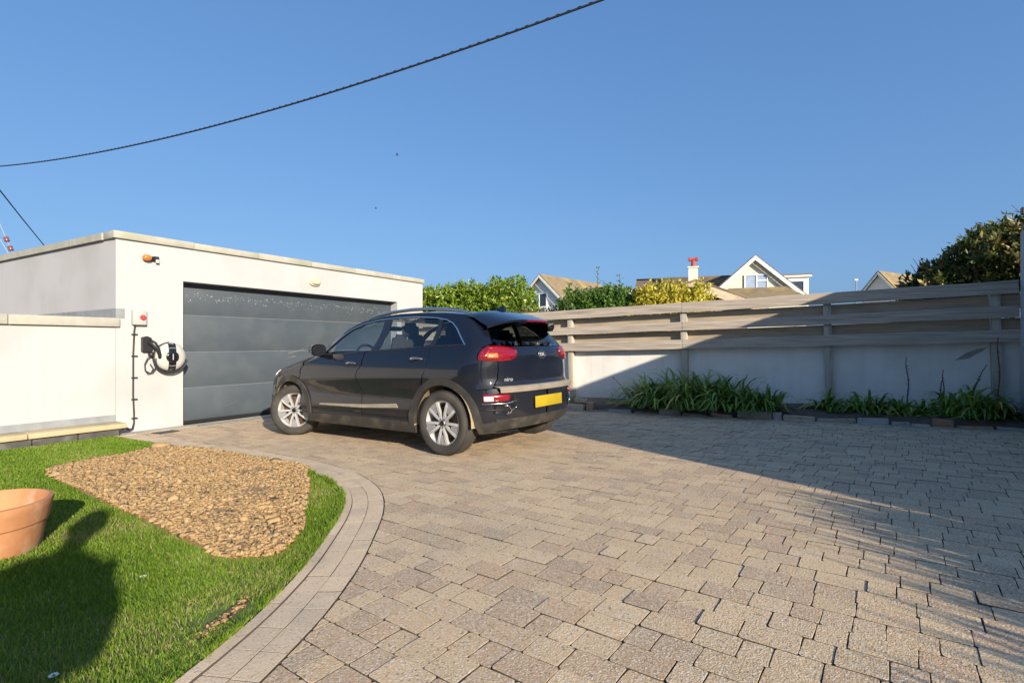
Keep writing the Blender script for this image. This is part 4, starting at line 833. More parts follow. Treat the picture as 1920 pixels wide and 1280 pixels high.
# ------------------------------------------------------------------ overhead wires, birds
t = thing('power_cable', 'thick black overhead cable sagging across the sky', 'cable', (0, 0, 0))
A = Vector((.53 * -17.5 + .848 * 17, -.848 * -17.5 + .53 * 17, 6.90)); C_ = Vector((.53 * 2.6 + .848 * 6.9, -.848 * 2.6 + .53 * 6.9, 6.05))
A = Vector((.53 * -16 + .848 * 16, .848 * 16 + .53 * 16, 6.58)); C_ = Vector((.53 * 1.33 + .848 * 7.5, -.848 * 1.33 + .53 * 7.5, 6.07))
q = MB(); q.tube([A.lerp(C_, u) - Vector((0, 0, .42 * 4 * u * (1 - u))) for u in np.linspace(-.15, 1.25, 40)], .017, 8); q.build('conductor', M['rubber'], t, smooth=1)
q = MB()
q.tube([A.lerp(C_, u) - Vector((0, 0, .42 * 4 * u * (1 - u))) + Vector((.012 * math.cos(u * 700), 0, .012 * math.sin(u * 700) + .012)) for u in np.linspace(-.15, 1.25, 700)], .008, 5); q.build('lashing_wire', M['rubber'], t, smooth=1)
def cw(px, py, Z): xc = (px - 960) / 960 * Z; return Vector((.53 * xc + .848 * Z, -.848 * xc + .53 * Z, 1.03 + (645 - py) / 960 * Z))
t = thing('service_cable', 'thin black cable dropping behind the garage roof at left', 'cable'); q = MB(); q.tube([cw(-60, 285, 13), cw(0, 357, 16.5), cw(42, 410, 20), cw(86, 464, 25)], .022, 6); q.build('conductor', M['rubber'], t)
t = thing('stay_wire', 'pair of thin stay wires with brown insulators above the extension', 'wire')
P0 = Vector((4.6, 27.2, 5.9)); 
q = MB(); a0, a1 = cw(-30, 350, 18), cw(26, 480, 18); q.tube([a0, a1], .010, 5); b0, b1 = cw(-32, 395, 18.2), cw(20, 482, 18.2); q.tube([b0, b1], .008, 5); q.build('wire', M['metal_pole'], t)
for u in (.76, .89):
    c = a0.lerp(a1, u); q = MB(); d = (a1 - a0).normalized(); q.tube([c - d * .10, c - d * .06, c, c + d * .06, c + d * .10], [.03, .08, .06, .08, .03], 10); q.build('insulator', M['ceramic'], t, smooth=1)
for (px, py, Z, w, lab) in ((745, 291, 40, .16, 'small dark bird flying above the garage, the larger one'), (705, 391, 50, .13, 'tiny dark bird lower in the sky')):
    p = cw(px, py, Z); t = thing('bird', lab, 'bird', p, HR, group='birds in the sky'); q = MB(); q.lathe([(.001, -.14), (.04, -.06), (.045, .03), (.02, .10), (.001, .14)], 8, 'x'); q.build('bird_body', M['bird'], t, smooth=1)
    for s_ in (-1, 1):
        q = MB(); q.add([(.05, 0, .02), (-.05, 0, .02), (-.04, s_ * w, .09), (.04, s_ * w, .09), (-.03, s_ * w * 2, .04), (.05, 0, .032), (-.05, 0, .032), (-.04, s_ * w, .10), (.04, s_ * w, .10)], [(0, 1, 2, 3), (3, 2, 4), (8, 7, 6, 5), (4, 7, 8)]); q.build('wing', M['bird'], t)

# ------------------------------------------------------------------ pot
t = thing('terracotta_pot', 'large empty terracotta pot on the lawn at the left edge', 'plant pot', (.825, 3.865, gz(3.865) - .015))
q = MB(); q.lathe([(.001, 0), (.222, 0), (.230, .008), (.246, .09), (.258, .165), (.259, .172), (.268, .180), (.279, .245), (.288, .285), (.286, .293), (.268, .296), (.262, .288), (.248, .18), (.228, .10), (.215, .03), (.001, .03)], 64); q.build('pot', M['terracotta'], t, smooth=35, fix=True)

# ================================================================== CAR
def pch(xs, ys):
    xs = np.array(xs, float); ys = np.array(ys, float); h_ = np.diff(xs); d_ = np.diff(ys) / h_; mm = np.zeros(len(xs)); mm[0] = d_[0]; mm[-1] = d_[-1]
    for i in range(1, len(xs) - 1): mm[i] = 0 if d_[i - 1] * d_[i] <= 0 else (h_[i - 1] + h_[i]) * 1.5 * 2 / 2 / ((2 * h_[i] + h_[i - 1]) / (3 * d_[i - 1]) * 1.5 + (h_[i] + 2 * h_[i - 1]) / (3 * d_[i]) * 1.5) * 1.0
    def f(x):
        x = min(max(x, xs[0]), xs[-1]); i = min(int(np.searchsorted(xs, x, 'right')) - 1, len(xs) - 2); t = (x - xs[i]) / h_[i]
        return float((2 * t ** 3 - 3 * t * t + 1) * ys[i] + (t ** 3 - 2 * t * t + t) * h_[i] * mm[i] + (-2 * t ** 3 + 3 * t * t) * ys[i + 1] + (t ** 3 - t * t) * h_[i] * mm[i + 1])
    return f
cW = pch([.18, .30, .42, .55, .66, .78, .86, .95, 1.04, 1.10, 1.20, 1.32, 1.42, 1.50], [.83, .868, .874, .866, .872, .886, .884, .868, .842, .815, .758, .694, .645, .60])
cYR = pch([.18, .30, .40, .55, .66, .72, .80, .92, 1.00, 1.08, 1.20, 1.33, 1.45], [-.52, -.66, -.70, -.715, -.70, -.665, -.655, -.655, -.645, -.605, -.50, -.385, -.27])
cYF = pch([.18, .30, .45, .60, .72, .80, .86, .92, 1.0, 1.1, 1.5], [3.46, 3.60, 3.67, 3.66, 3.60, 3.51, 3.36, 3.14, 2.80, 2.5, 2.2])
cDR = pch([.3, .72, .90, 1.0, 1.1, 1.3, 1.5], [.60, .60, .56, .50, .43, .35, .30]); DF, NR, NF = .80, 2.9, 2.5
def carP(u, z):
    """u 0..1 nose centre to front corner, 1..2 along the left flank, 2..3 rear corner to rear centre"""
    w, yr, yf, DR = cW(z), cYR(z), cYF(z), cDR(z); y1, y0 = yf - DF, yr + DR
    w *= 1
    if u <= 1: a = (1 - u) * math.pi / 2; x, y = w * max(math.cos(a), 0) ** (2 / NF), y1 + DF * max(math.sin(a), 0) ** (2 / NF)
    elif u >= 2: a = (u - 2) * math.pi / 2; x, y = w * max(math.cos(a), 0) ** (2 / NR), y0 - DR * max(math.sin(a), 0) ** (2 / NR)
    else: x, y = w, y1 + (y0 - y1) * (u - 1)
    x -= .022 * max(0, abs(y - 1.2) / 1.7) ** 3 if 1 < u < 2 else .022 * (max(0, abs((y1 if u <= 1 else y0) - 1.2) / 1.7) ** 3) * (x / w)
    return Vector((-x, y, z))
def uy(y, z):
    yr, yf, DR = cYR(z), cYF(z), cDR(z); y1, y0 = yf - DF, yr + DR
    if y > y1: return 1 - math.asin(min(1, ((y - y1) / DF) ** (NF / 2))) / (math.pi / 2)
    if y < y0: return 2 + math.asin(min(1, ((y0 - y) / DR) ** (NR / 2))) / (math.pi / 2)
    return 1 + (y - y1) / (y0 - y1)
def ux(x, z): return 2 + math.acos(min(1, max(0, x / cW(z))) ** (NR / 2)) / (math.pi / 2)
def s_of(u): return u * 1.0 if u <= 1 else (1 + (u - 1) * 2.6 if u <= 2 else 3.6 + (u - 2) * 1.2)
def u_of(s): return s if s <= 1 else (1 + (s - 1) / 2.6 if s <= 3.6 else 2 + (s - 3.6) / 1.2)
def carN(u, z):
    e = .004; a = carP(max(u - e, .0005), z); b = carP(min(u + e, 2.9995), z); c = carP(u, z - e); d = carP(u, z + e)
    n = (b - a).cross(d - c)
    if n.length < 1e-12: return Vector((0, -1, 0))
    n.normalize(); ctr = Vector((0, 1.3, .6)); return n if n.dot(carP(u, z) - Vector((0, min(max(carP(u, z).y, .4), 2.4), z))) > 0 else -n
def dens(P, st=.03, close=True):
    out = []; n = len(P)
    for i in range(n if close else n - 1):
        a, b = np.array(P[i], float), np.array(P[(i + 1) % n], float); k = max(1, int(np.linalg.norm(b - a) / st))
        for j in range(k): out.append(tuple(a + (b - a) * j / k))
    if not close: out.append(tuple(P[-1]))
    return out
def inset(P, d):
    P = [np.array(p) for p in P]; n = len(P); ar = sum(P[i][0] * P[(i + 1) % n][1] - P[(i + 1) % n][0] * P[i][1] for i in range(n)); sg = 1 if ar > 0 else -1; out = []
    for i in range(n):
        a, b, c = P[i - 1], P[i], P[(i + 1) % n]; t = c - a; l = np.linalg.norm(t)
        if l < 1e-9: out.append(tuple(b)); continue
        nrm = np.array([-t[1], t[0]]) / l * sg; out.append(tuple(b + nrm * d))
    return out
def spts(P, kind='s'):
    """side outline (y,z) or rear outline (x,z) -> unrolled (s,z)"""
    return [(s_of(uy(a, z) if kind == 's' else ux(a, z)), z) for a, z in P]
def panel(outline, off=0.0, step=.035, gap=.003, thick=.014, mirror=False, mb=None, st=.022, bulge=None):
    """fills an unrolled outline and wraps it on the body; edges are folded in"""
    O = inset(dens(outline, st), gap) if gap else dens(outline, st); n = len(O)
    xs = [p[0] for p in O]; zs = [p[1] for p in O]; pts = [Vector(p) for p in O]; OA = np.array(O)
    gx = np.arange(min(xs) + step / 2, max(xs), step); gy = np.arange(min(zs) + step / 2, max(zs), step)
    if len(gx) and len(gy):
        G = np.array([(x, y) for x in gx for y in gy]); G = G[inpoly(G, O)]
        if len(G):
            dmin = np.sqrt(((G[:, None, :] - OA[None]) ** 2).sum(2)).min(1); G = G[dmin > step * .5]; pts += [Vector(p) for p in G]
    vo, ed, fa, *_ = delaunay_2d_cdt(pts, [(i, (i + 1) % n) for i in range(n)], [], 1, 1e-6)
    def W3(p, o_):
        u = u_of(p[0]); q = carP(u, p[1]) + carN(u, p[1]) * (o_ + (bulge(p) if bulge else 0)); return q
    v = [W3(p, off) for p in vo]; f = [tuple(q) for q in fa]
    # orient outwards
    tot = 0
    for q in f[:200]:
        nn_ = (v[q[1]] - v[q[0]]).cross(v[q[2]] - v[q[0]]); c = vo[q[0]]; tot += nn_.dot(carN(u_of(c[0]), c[1]))
    if tot < 0: f = [q[::-1] for q in f]
    if thick:
        ring = list(range(n)); idx = {}
        for i in ring:
            b = O[i]; best = min(range(len(vo)), key=lambda k: (vo[k][0] - b[0]) ** 2 + (vo[k][1] - b[1]) ** 2) if len(vo) < 1 else None
        # the input outline keeps its order at the head of the cdt result
        m0 = len(v); v += [W3(O[i], off - thick) for i in range(n)]
        for i in range(n):
            if min(O[i][0], O[(i + 1) % n][0]) < 4.786: f.append((i, (i + 1) % n, m0 + (i + 1) % n, m0 + i))
    if mirror: v = [Vector((-p.x, p.y, p.z)) for p in v]; f = [q[::-1] for q in f]
    mb = mb or MB(); mb.add(v, f); return mb
def arcp(yc, zc, r, a0, a1, n=20): return [(yc + r * math.cos(R(a)), zc + r * math.sin(R(a))) for a in np.linspace(a0, a1, n)]
car = thing('parked_car', 'dusty dark blue estate car parked in front of the grey garage door', 'car', (4.842, 3.254, gz(3.254)), 0)
car.rotation_euler = (-math.atan(SLOPE), 0, -R(3.6))
FA, WR, ZA = 2.69, .326, .32                          # front axle, wheel radius, arch centre height
RO, RI = .455, .385
def both(name, m, fn, parent=car, **k):
    for mir in (False, True): fn(mir).build(name, m, parent, smooth=35, **k)
# outlines on the flank (y, z)
DLO = [(2.02, 1.035), (1.93, 1.12), (1.80, 1.225), (1.62, 1.325), (1.42, 1.385), (1.15, 1.418), (.85, 1.428), (.55, 1.422), (.25, 1.395), (.08, 1.365), (-.02, 1.325), (-.10, 1.265), (-.18, 1.185), (-.255, 1.115), (-.27, 1.10), (.25, 1.093), (1.0, 1.068), (1.6, 1.045)]
top = [(2.26, 1.00), (2.10, 1.115), (1.92, 1.225), (1.72, 1.34), (1.45, 1.425), (1.15, 1.468), (.85, 1.482), (.5, 1.475), (.15, 1.452), (-.12, 1.42), (-.30, 1.375), (-.38, 1.34)]
fend_door = [(2.435, .30), (2.44, .55), (2.44, .80), (2.40, .92), (2.26, 1.00)]
rdoor_rear = [(.20, 1.094), (.175, .97), (.20, .86), (.27, .77)]
a_r = arcp(0, ZA, RO, 47, 2, 14)                         # rear arch, its front quarter from top to sill
frontdoor = [(1.235, .31), (1.24, .62), (1.225, .90), (1.21, 1.06), (1.6, 1.045), (2.02, 1.035), (2.18, 1.022), (2.385, .942), (2.438, .80), (2.438, .55), (2.43, .31)]
both('front_door', M['paint'], lambda m: panel(spts(frontdoor), mirror=m))
reardoor = [(1.23, .31), (1.235, .62), (1.22, .90), (1.205, 1.061), (.20, 1.094), (.175, .97), (.20, .86), (.28, .72)] + arcp(0, ZA, RO, 52, 4, 14) + [(.47, .31)]
both('rear_door', M['paint'], lambda m: panel(spts(reardoor), mirror=m))
wing = [(2.44, .30), (2.445, .55), (2.445, .80), (2.39, .94), (2.20, 1.018), (2.45, .985), (2.75, .93), (3.0, .872), (3.18, .80), (3.14, .74), (3.16, .60)] + [p for p in arcp(FA, ZA, RO, 10, 178, 30)[::1] if p[1] > .36]
wing = [(2.44, .30), (2.445, .55), (2.445, .80), (2.39, .94), (2.20, 1.018), (2.45, .985), (2.75, .93), (3.0, .872), (3.17, .815), (3.13, .73), (3.12, .55)] + arcp(FA, ZA, RO, 15, 170, 34) + [(2.28, .30)]
wing = [(2.44, .55), (2.445, .80), (2.39, .94), (2.20, 1.018), (2.45, .985), (2.75, .93), (3.0, .872), (3.17, .815), (3.14, .72)] + arcp(FA, ZA, RO, 22, 150, 30) + [(2.27, .50), (2.25, .32), (2.435, .31)]
both('front_wing', M['paint'], lambda m: panel(spts(wing), mirror=m))
quarter = top + [(-.40, 1.26), (-.47, 1.15), (-.475, 1.10), (-.455, 1.06), (-.43, .99), (-.45, .94), (-.60, .93)]
# body side: roof frame, C pillar and quarter in one pressing
dlo_up = [(2.045, 1.03)] + DLO[1:15]
lampx = [(.80, .94), (.64, .935)]
q1 = top[:]; q1 = [(2.16, 1.027)] + top
qs = spts(q1 + [(-.43, 1.25), (-.485, 1.16)]) + spts([(-.50, 1.12), (-.44, 1.075), (-.415, 1.0), (-.42, .955)]) + spts([(.70, .935), (.655, .93), (.655, .84), (.665, .76), (.70, .70), (.74, .665)], 'r') + spts([(-.50, .665), (-.43, .66), (-.405, .55)]) + spts(arcp(0, ZA, RO, 150, 56, 26) + [(.20, .865), (.178, .97), (.198, 1.094)] + [(-.27, 1.10)][::-1] + DLO[13::-1][:-1] + [(2.03, 1.036)])
both('body_side', M['paint'], lambda m: panel(qs, mirror=m, gap=.002, step=.04))
# glass
wf = [(1.93, 1.045), (1.90, 1.13), (1.78, 1.23), (1.61, 1.318), (1.41, 1.376), (1.15, 1.408), (1.07, 1.411), (1.15, 1.072), (1.6, 1.052)]
wr_ = [(1.03, 1.078), (.96, 1.412), (.85, 1.418), (.55, 1.412), (.26, 1.386), (.205, 1.378), (.205, 1.103)]
wq = [(.155, 1.105), (.155, 1.368), (.08, 1.353), (-.012, 1.315), (-.09, 1.257), (-.17, 1.178), (-.235, 1.112)]
both('side_window', M['glass'], lambda m: panel(spts(wf), mirror=m, off=-.008, gap=0, thick=0))
both('side_window', M['glass'], lambda m: panel(spts(wr_), mirror=m, off=-.008, gap=0, thick=0))
both('quarter_window', M['glass_dark'], lambda m: panel(spts(wq), mirror=m, off=-.008, gap=0, thick=0))
both('door_pillar', M['gloss_black'], lambda m: panel(spts([(1.155, 1.06), (1.075, 1.414), (.955, 1.414), (1.03, 1.066)]), mirror=m, off=-.003, gap=0))
both('rear_door_pillar', M['gloss_black'], lambda m: panel(spts([(.21, 1.096), (.21, 1.382), (.15, 1.372), (.15, 1.098)]), mirror=m, off=-.003, gap=0))
def strip(pts, r, off, n=5, kind='s'):
    def f(m):
        P = []
        for a, z in dens(pts, .05, False):
            u = uy(a, z) if kind == 's' else ux(a, z); p = carP(u, z) + carN(u, z) * off; P.append((-p.x if m else p.x, p.y, p.z))
        q = MB(); q.tube(P, r, n); return q
    return f
both('window_trim', M['chrome'], strip([(2.0, 1.045)] + [(y + .005, z + .006) for y, z in DLO[1:14]] + [(-.275, 1.10)], [.0095] * 200 if False else .0085, .004))
both('window_trim', M['gloss_black'], strip([(2.0, 1.036), (1.6, 1.047), (1.0, 1.07), (.25, 1.096), (-.27, 1.103)], .007, .003))
# cladding
def arch(yc, a0, a1, r0=RI, r1=RO + .003): return spts(arcp(yc, ZA, r1, a0, a1, 40) + arcp(yc, ZA, r0, a1, a0, 36))
bl = lambda p: 0
both('arch_cladding', M['clad'], lambda m: panel(arch(FA, 2, 184), mirror=m, off=.016, gap=0, thick=.05))
both('arch_cladding', M['clad'], lambda m: panel(arch(0, -4, 182), mirror=m, off=.016, gap=0, thick=.05))
both('sill_cladding', M['clad'], lambda m: panel(spts([(.385, .20), (.385, .27), (.47, .31), (1.3, .325), (2.23, .315), (2.31, .27), (2.31, .215), (1.3, .205)]), mirror=m, off=.014, gap=0, thick=.05))
both('door_moulding', M['silver'], lambda m: panel(spts([(2.05, .432), (2.0, .447), (1.238, .462), (1.238, .425), (2.0, .427)]), mirror=m, off=.014, gap=0, thick=.02))
both('door_moulding', M['silver'], lambda m: panel(spts([(1.222, .462), (.66, .492), (.625, .45), (1.222, .425)]), mirror=m, off=.014, gap=0, thick=.02))
def handle(y, z):
    def f(m):
        q = MB(); P = []
        for k in range(9):
            t = k / 8; yy = y - .09 + .18 * t; p = carP(uy(yy, z), z) + carN(uy(yy, z), z) * (.012 + .026 * math.sin(math.pi * min(max((t - .02) / .96, 0), 1)) ** .5); P.append((-p.x if m else p.x, p.y, p.z + .004 * math.sin(math.pi * t)))
        q.tube(P, [.010, .013, .015, .016, .016, .016, .015, .013, .010], 8); return q
    return f
both('door_handle', M['chrome'], handle(1.40, .925)); both('door_handle', M['chrome'], handle(.335, .965))
def hcup(y, z): return lambda m: panel(spts([(y + .06 * math.cos(a), z - .012 + .026 * math.sin(a)) for a in np.linspace(0, 6.28, 16)[:-1]]), mirror=m, off=.0025, gap=0, thick=0)
both('handle_recess', M['gloss_black'], hcup(1.39, .925)); both('handle_recess', M['gloss_black'], hcup(.325, .965))
# mirrors
def mirr(m):
    q = MB(); s_ = 1 if m else -1; v = []; f = []; n = 14
    for k, (dy, sc) in enumerate(((-.06, .84), (-.062, .96), (-.03, 1.0), (.03, .95), (.08, .75), (.11, .4))):
        for j in range(n):
            a = 2 * math.pi * j / n; v.append((s_ * (.985 + .105 * sc * math.copysign(abs(math.cos(a)) ** .7, math.cos(a)) - .01 * k), 1.955 + dy + .25 * .105 * math.cos(a) * 0, 1.095 + .072 * sc * math.copysign(abs(math.sin(a)) ** .7, math.sin(a))))
    for k in range(5):
        for j in range(n): f.append((k * n + j, k * n + (j + 1) % n, (k + 1) * n + (j + 1) % n, (k + 1) * n + j))
    f += [tuple(range(n)), tuple(range(5 * n, 6 * n))]; q.add(v, f); return q
for m in (False, True):
    s_ = 1 if m else -1; o = mirr(m).build('door_mirror', M['paint'], car, smooth=50, fix=True)
    q = MB(); q.tube([(s_ * .83, 1.97, 1.025), (s_ * .90, 1.965, 1.03), (s_ * .95, 1.96, 1.045)], [.03, .028, .025], 8); q.build('mirror_arm', M['gloss_black'], o, smooth=1)
    q = MB(); q.tube([(s_ * .885, 1.93, 1.048), (s_ * .98, 1.905, 1.045), (s_ * 1.075, 1.93, 1.05)], [.012, .014, .010], 6); q.build('mirror_trim', M['chrome'], o, smooth=1)
    q = MB(); q.add([(s_ * (.975 + .085 * math.copysign(abs(math.cos(a)) ** .7, math.cos(a))), 1.8915, 1.095 + .056 * math.copysign(abs(math.sin(a)) ** .7, math.sin(a))) for a in np.linspace(0, 6.28, 17)[:-1]], [tuple(range(16))]); q.build('mirror_glass', M['gloss_black'], o)
# roof, windscreen, bonnet lofted across from side to side
def loft(edge, crown, name, m, n=14, fwd=0.0, off=0.0, inset_=0.0):
    q = MB(); v = []; f = []; e = dens(edge, .05, False)
    for i, (y, z) in enumerate(e):
        p = carP(uy(y, z), z); c = crown(i / (len(e) - 1)) if callable(crown) else crown; fw = fwd(i / (len(e) - 1)) if callable(fwd) else fwd
        w = -p.x - inset_
        for k in range(n + 1):
            t = -1 + 2 * k / n; b = 1 - abs(t) ** 2.2; v.append((w * t, p.y + fw * b, p.z + c * b + off))
    for i in range(len(e) - 1):
        for k in range(n): f.append((i * (n + 1) + k, i * (n + 1) + k + 1, (i + 1) * (n + 1) + k + 1, (i + 1) * (n + 1) + k))
    q.add(v, f); return q.build(name, m, car, smooth=1, fix=True)
loft(top[4:], .042, 'roof', M['paint'], fwd=lambda t: .30 * (1 - t) ** 4 - .06 * t ** 6)
loft(top[:5], lambda t: .03 + .012 * t, 'windscreen', M['glass'], fwd=lambda t: .36 - .06 * t)
loft([(3.17, .815), (3.0, .872), (2.75, .93), (2.45, .985), (2.25, 1.01)], lambda t: .025 + .05 * t ** .6, 'bonnet', M['paint'], fwd=lambda t: .22 + .12 * t ** 1, off=.001)
both('roof_rail', M['chrome'], lambda m: (lambda q: (q.tube([((1 if m else -1) * (cW(z - .03) - .055), y, z + dz) for y, z, dz in ((1.42, 1.43, .022), (1.25, 1.455, .034), (1.0, 1.475, .038), (.7, 1.482, .040), (.4, 1.474, .038), (.15, 1.455, .034), (-.08, 1.43, .028), (-.20, 1.405, .018))], [.010, .018, .020, .020, .020, .020, .018, .010], 8), q)[1])(MB()))
q = MB(); q.add([(-.025, -.02, 1.478), (.025, -.02, 1.478), (.02, -.19, 1.468), (-.02, -.19, 1.468), (-.004, -.165, 1.55), (.004, -.165, 1.55), (-.006, -.08, 1.52), (.006, -.08, 1.52)], [(0, 1, 7, 6), (6, 7, 5, 4), (2, 3, 4, 5), (0, 6, 4, 3), (1, 2, 5, 7)]); q.build('shark_fin_aerial', M['paint'], car, fix=True)
# nose
nose = spts([(3.17, .81), (3.13, .70), (3.10, .55), (3.09, .40), (3.09, .24)])
nz = [(0.0, .24), (0.0, .82)]
both('front_bumper', M['paint'], lambda m: panel([(.002, .22), (.002, .83)] + spts([(3.30, .828), (3.17, .81), (3.13, .72), (3.10, .52), (3.085, .36), (3.08, .24)]), mirror=m, gap=.001))
both('headlight', M['lamp_white'], lambda m: panel(spts([(3.06, .845), (3.18, .815), (3.33, .80), (3.38, .74), (3.22, .745), (3.12, .78)]), mirror=m, off=.006, gap=0))
both('bumper_vent', M['clad'], lambda m: panel(spts([(3.2, .50), (3.38, .50), (3.38, .30), (3.18, .32)]), mirror=m, off=.005, gap=0))
q = panel([(.002, .30), (.002, .60), (.5, .60), (.42, .30)], off=.006, gap=0); q = panel([(.002, .30), (.002, .60), (.5, .60), (.42, .30)], off=.006, gap=0, mirror=True, mb=q); q.build('front_grille', M['gloss_black'], car, smooth=1)
# tail: tailgate, rear window, spoiler, bumper
def weld(mb):
    bm = bmesh.new(); vs = [bm.verts.new(p) for p in mb.v]
    for q in mb.f:
        try: bm.faces.new([vs[i] for i in q])
        except ValueError: pass
    cv = [w for w in bm.verts if abs(w.co.x) < .006]
    for w in cv: w.co.x = 0
    bmesh.ops.remove_doubles(bm, verts=cv, dist=.004); q = MB(); q.bm(bm); return q
def rear_full(P, **k):
    """outline given for the left half (x>=0 outwards), mirrored into one mesh"""
    o = spts(P, 'r'); q = panel(o, **k); return weld(panel(o, mirror=True, mb=q, **k))
E0 = .0012
gate = [(E0, .69), (E0, 1.078), (.60, 1.072), (.652, 1.055), (.652, .94), (.648, .85), (.655, .76), (.69, .70), (.70, .69)]
tg = rear_full(gate, gap=0).build('tailgate', M['paint'], car, smooth=35)
rg = [(E0, 1.082), (E0, 1.325), (.48, 1.315), (.555, 1.29), (.64, 1.13), (.655, 1.09), (.62, 1.078)]
rear_full(rg, off=.002, gap=0).build('rear_window', M['glass_dark'], tg, smooth=1)
# spoiler and the painted strip round the rear window
q = MB(); v = []; f = []; n = 20
for k in range(n + 1):
    t = -1 + 2 * k / n; x = .63 * t; b = 1 - abs(t) ** 3; e = abs(t) ** 6
    yt, zt = -.24 - .10 * b, 1.395 + .052 * b - .012 * e; ye, ze = -.46 - .15 * b + .04 * e, 1.315 + .040 * b - .035 * e
    v += [(x, yt + .14, zt + .014 + .012 * b), (x, yt, zt), (x, ye, ze), (x, ye + .004, ze - .020), (x * .97, ye + .13, ze - .03), (x * .97, ye + .22, ze + .02)]
for k in range(n):
    for j in range(5): f.append((k * 6 + j, k * 6 + j + 1, (k + 1) * 6 + j + 1, (k + 1) * 6 + j))
q.add(v, f); sp_ = q.build('roof_spoiler', M['paint'], car, smooth=40, fix=True)
q = MB(); v = []; f = []; n = 10
for k in range(n + 1):
    t = -.32 + .64 * k / n; b = 1 - abs(t) ** 3; ye, ze = -.46 - .15 * b, 1.315 + .040 * b; v += [(.63 * t, ye - .003, ze - .001), (.63 * t, ye - .001, ze - .019)]
for k in range(n): f.append((2 * k, 2 * k + 1, 2 * k + 3, 2 * k + 2))
q.add(v, f); q.build('high_brake_light', M['lamp_red'], sp_)
# lamps
def lampo(): return spts([(-.425, .945), (-.425, 1.0), (-.445, 1.045), (-.475, 1.078)]) + spts([(.60, 1.083), (.45, 1.06), (.425, 1.045), (.42, 1.02), (.45, .965), (.52, .94), (.62, .932), (.72, .936)], 'r')
for m in (False, True):
    tl = panel(lampo(), mirror=m, off=.014, gap=0, thick=.03).build('tail_lamp', M['lamp_red'], car, smooth=1)
    panel(spts([(.73, 1.02), (.60, 1.018), (.52, 1.01), (.485, .99), (.52, .968), (.62, .962), (.73, .963)], 'r'), mirror=m, off=.0165, gap=0, thick=.004).build('brake_lens', M['lamp_bright'], tl, smooth=1)
    panel(spts([(.745, 1.01), (.655, 1.008), (.655, .966), (.745, .966)], 'r'), mirror=m, off=.0185, gap=0, thick=.004).build('indicator_lens', M['lamp_amber'], tl, smooth=1)
    panel(spts([(-.46, .97), (-.455, 1.0), (-.475, 1.05), (-.51, 1.075), (-.53, 1.07), (-.50, 1.03), (-.49, .97)]), mirror=m, off=.0165, gap=0, thick=.004).build('light_guide', M['lamp_bright'], tl, smooth=1)
    panel(spts([(.72, 1.078), (.50, 1.055), (.47, 1.04), (.72, 1.05)], 'r'), mirror=m, off=.0165, gap=0, thick=.004).build('light_guide', M['lamp_bright'], tl, smooth=1)
# bumper with the wide dusty step
bl_ = lambda p: .0
bump = spts([(-.40, .54), (-.425, .655), (-.50, .66)]) + spts([(.76, .663), (.70, .672), (.5, .672), (E0, .672), (E0, .37), (.5, .37), (.70, .365)], 'r') + spts([(-.55, .345), (-.44, .33)]) + spts(arcp(0, ZA, RO, 178, 152, 8))
for m in (False, True): pass
q = panel(bump, gap=.002); panel(bump, gap=.002, mirror=True, mb=q); bp_ = weld(q).build('rear_bumper', M['paint'], car, smooth=35)
lowb = spts([(-.39, .30), (-.44, .335), (-.55, .35)]) + spts([(.70, .37), (.5, .375), (E0, .375), (E0, .27), (.5, .27), (.72, .25)], 'r') + spts([(-.50, .24), (-.38, .23)])
q = panel(lowb, off=.012, gap=0, thick=.04); panel(lowb, off=.012, gap=0, thick=.04, mirror=True, mb=q); weld(q).build('bumper_cladding', M['clad'], bp_, smooth=35)
q = MB(); v = []; f = []; n = 24
for k in range(n + 1):
    x = -.70 + 1.40 * k / n; z0 = .69; p0 = carP(ux(abs(x), .70), .70); p1 = carP(ux(abs(x) * .93, .64), .64)
    v += [(x, p0.y + .01, .692), (x, p1.y - .012, .676), (x, p1.y - .022, .664), (x * .97, p1.y - .012, .628), (x * .97, p1.y + .02, .620)]
for k in range(n):
    for j in range(4): f.append((k * 5 + j, k * 5 + j + 1, (k + 1) * 5 + j + 1, (k + 1) * 5 + j))
q.add(v, f); q.build('bumper_step', M['silver'], bp_, smooth=40, fix=True)
for m in (False, True):
    fo = spts([(-.545, .615), (-.545, .43)]) + spts([(.60, .40), (.50, .48), (.52, .60), (.60, .63)], 'r')
    hou = panel(fo, mirror=m, off=.004, gap=0, thick=.02).build('fog_lamp_housing', M['gloss_black'], bp_, smooth=1)
    panel(spts([(.795, .615), (.60, .61), (.575, .585), (.60, .55), (.795, .54)], 'r'), mirror=m, off=.010, gap=0, thick=.01).build('rear_fog_lamp', M['lamp_bright'], bp_, smooth=1)
    panel(spts([(.79, .595), (.73, .594), (.73, .552), (.79, .55)], 'r'), mirror=m, off=.014, gap=0, thick=.004).build('reversing_lens', M['lamp_white'], bp_, smooth=1)
    strip([(.80, .525), (.62, .525), (.51, .545)], .007, .012, 6, 'r')(m).build('vent_trim', M['chrome'], bp_, smooth=1)
    strip([(.64, .505), (.60, .50), (.57, .46), (.57, .44), (.62, .42)], .008, .012, 6, 'r')(m).build('vent_trim', M['chrome'], bp_, smooth=1)
    strip([(.80, .47), (.66, .465)], .005, .010, 6, 'r')(m).build('vent_slat', M['clad'], bp_, smooth=1)
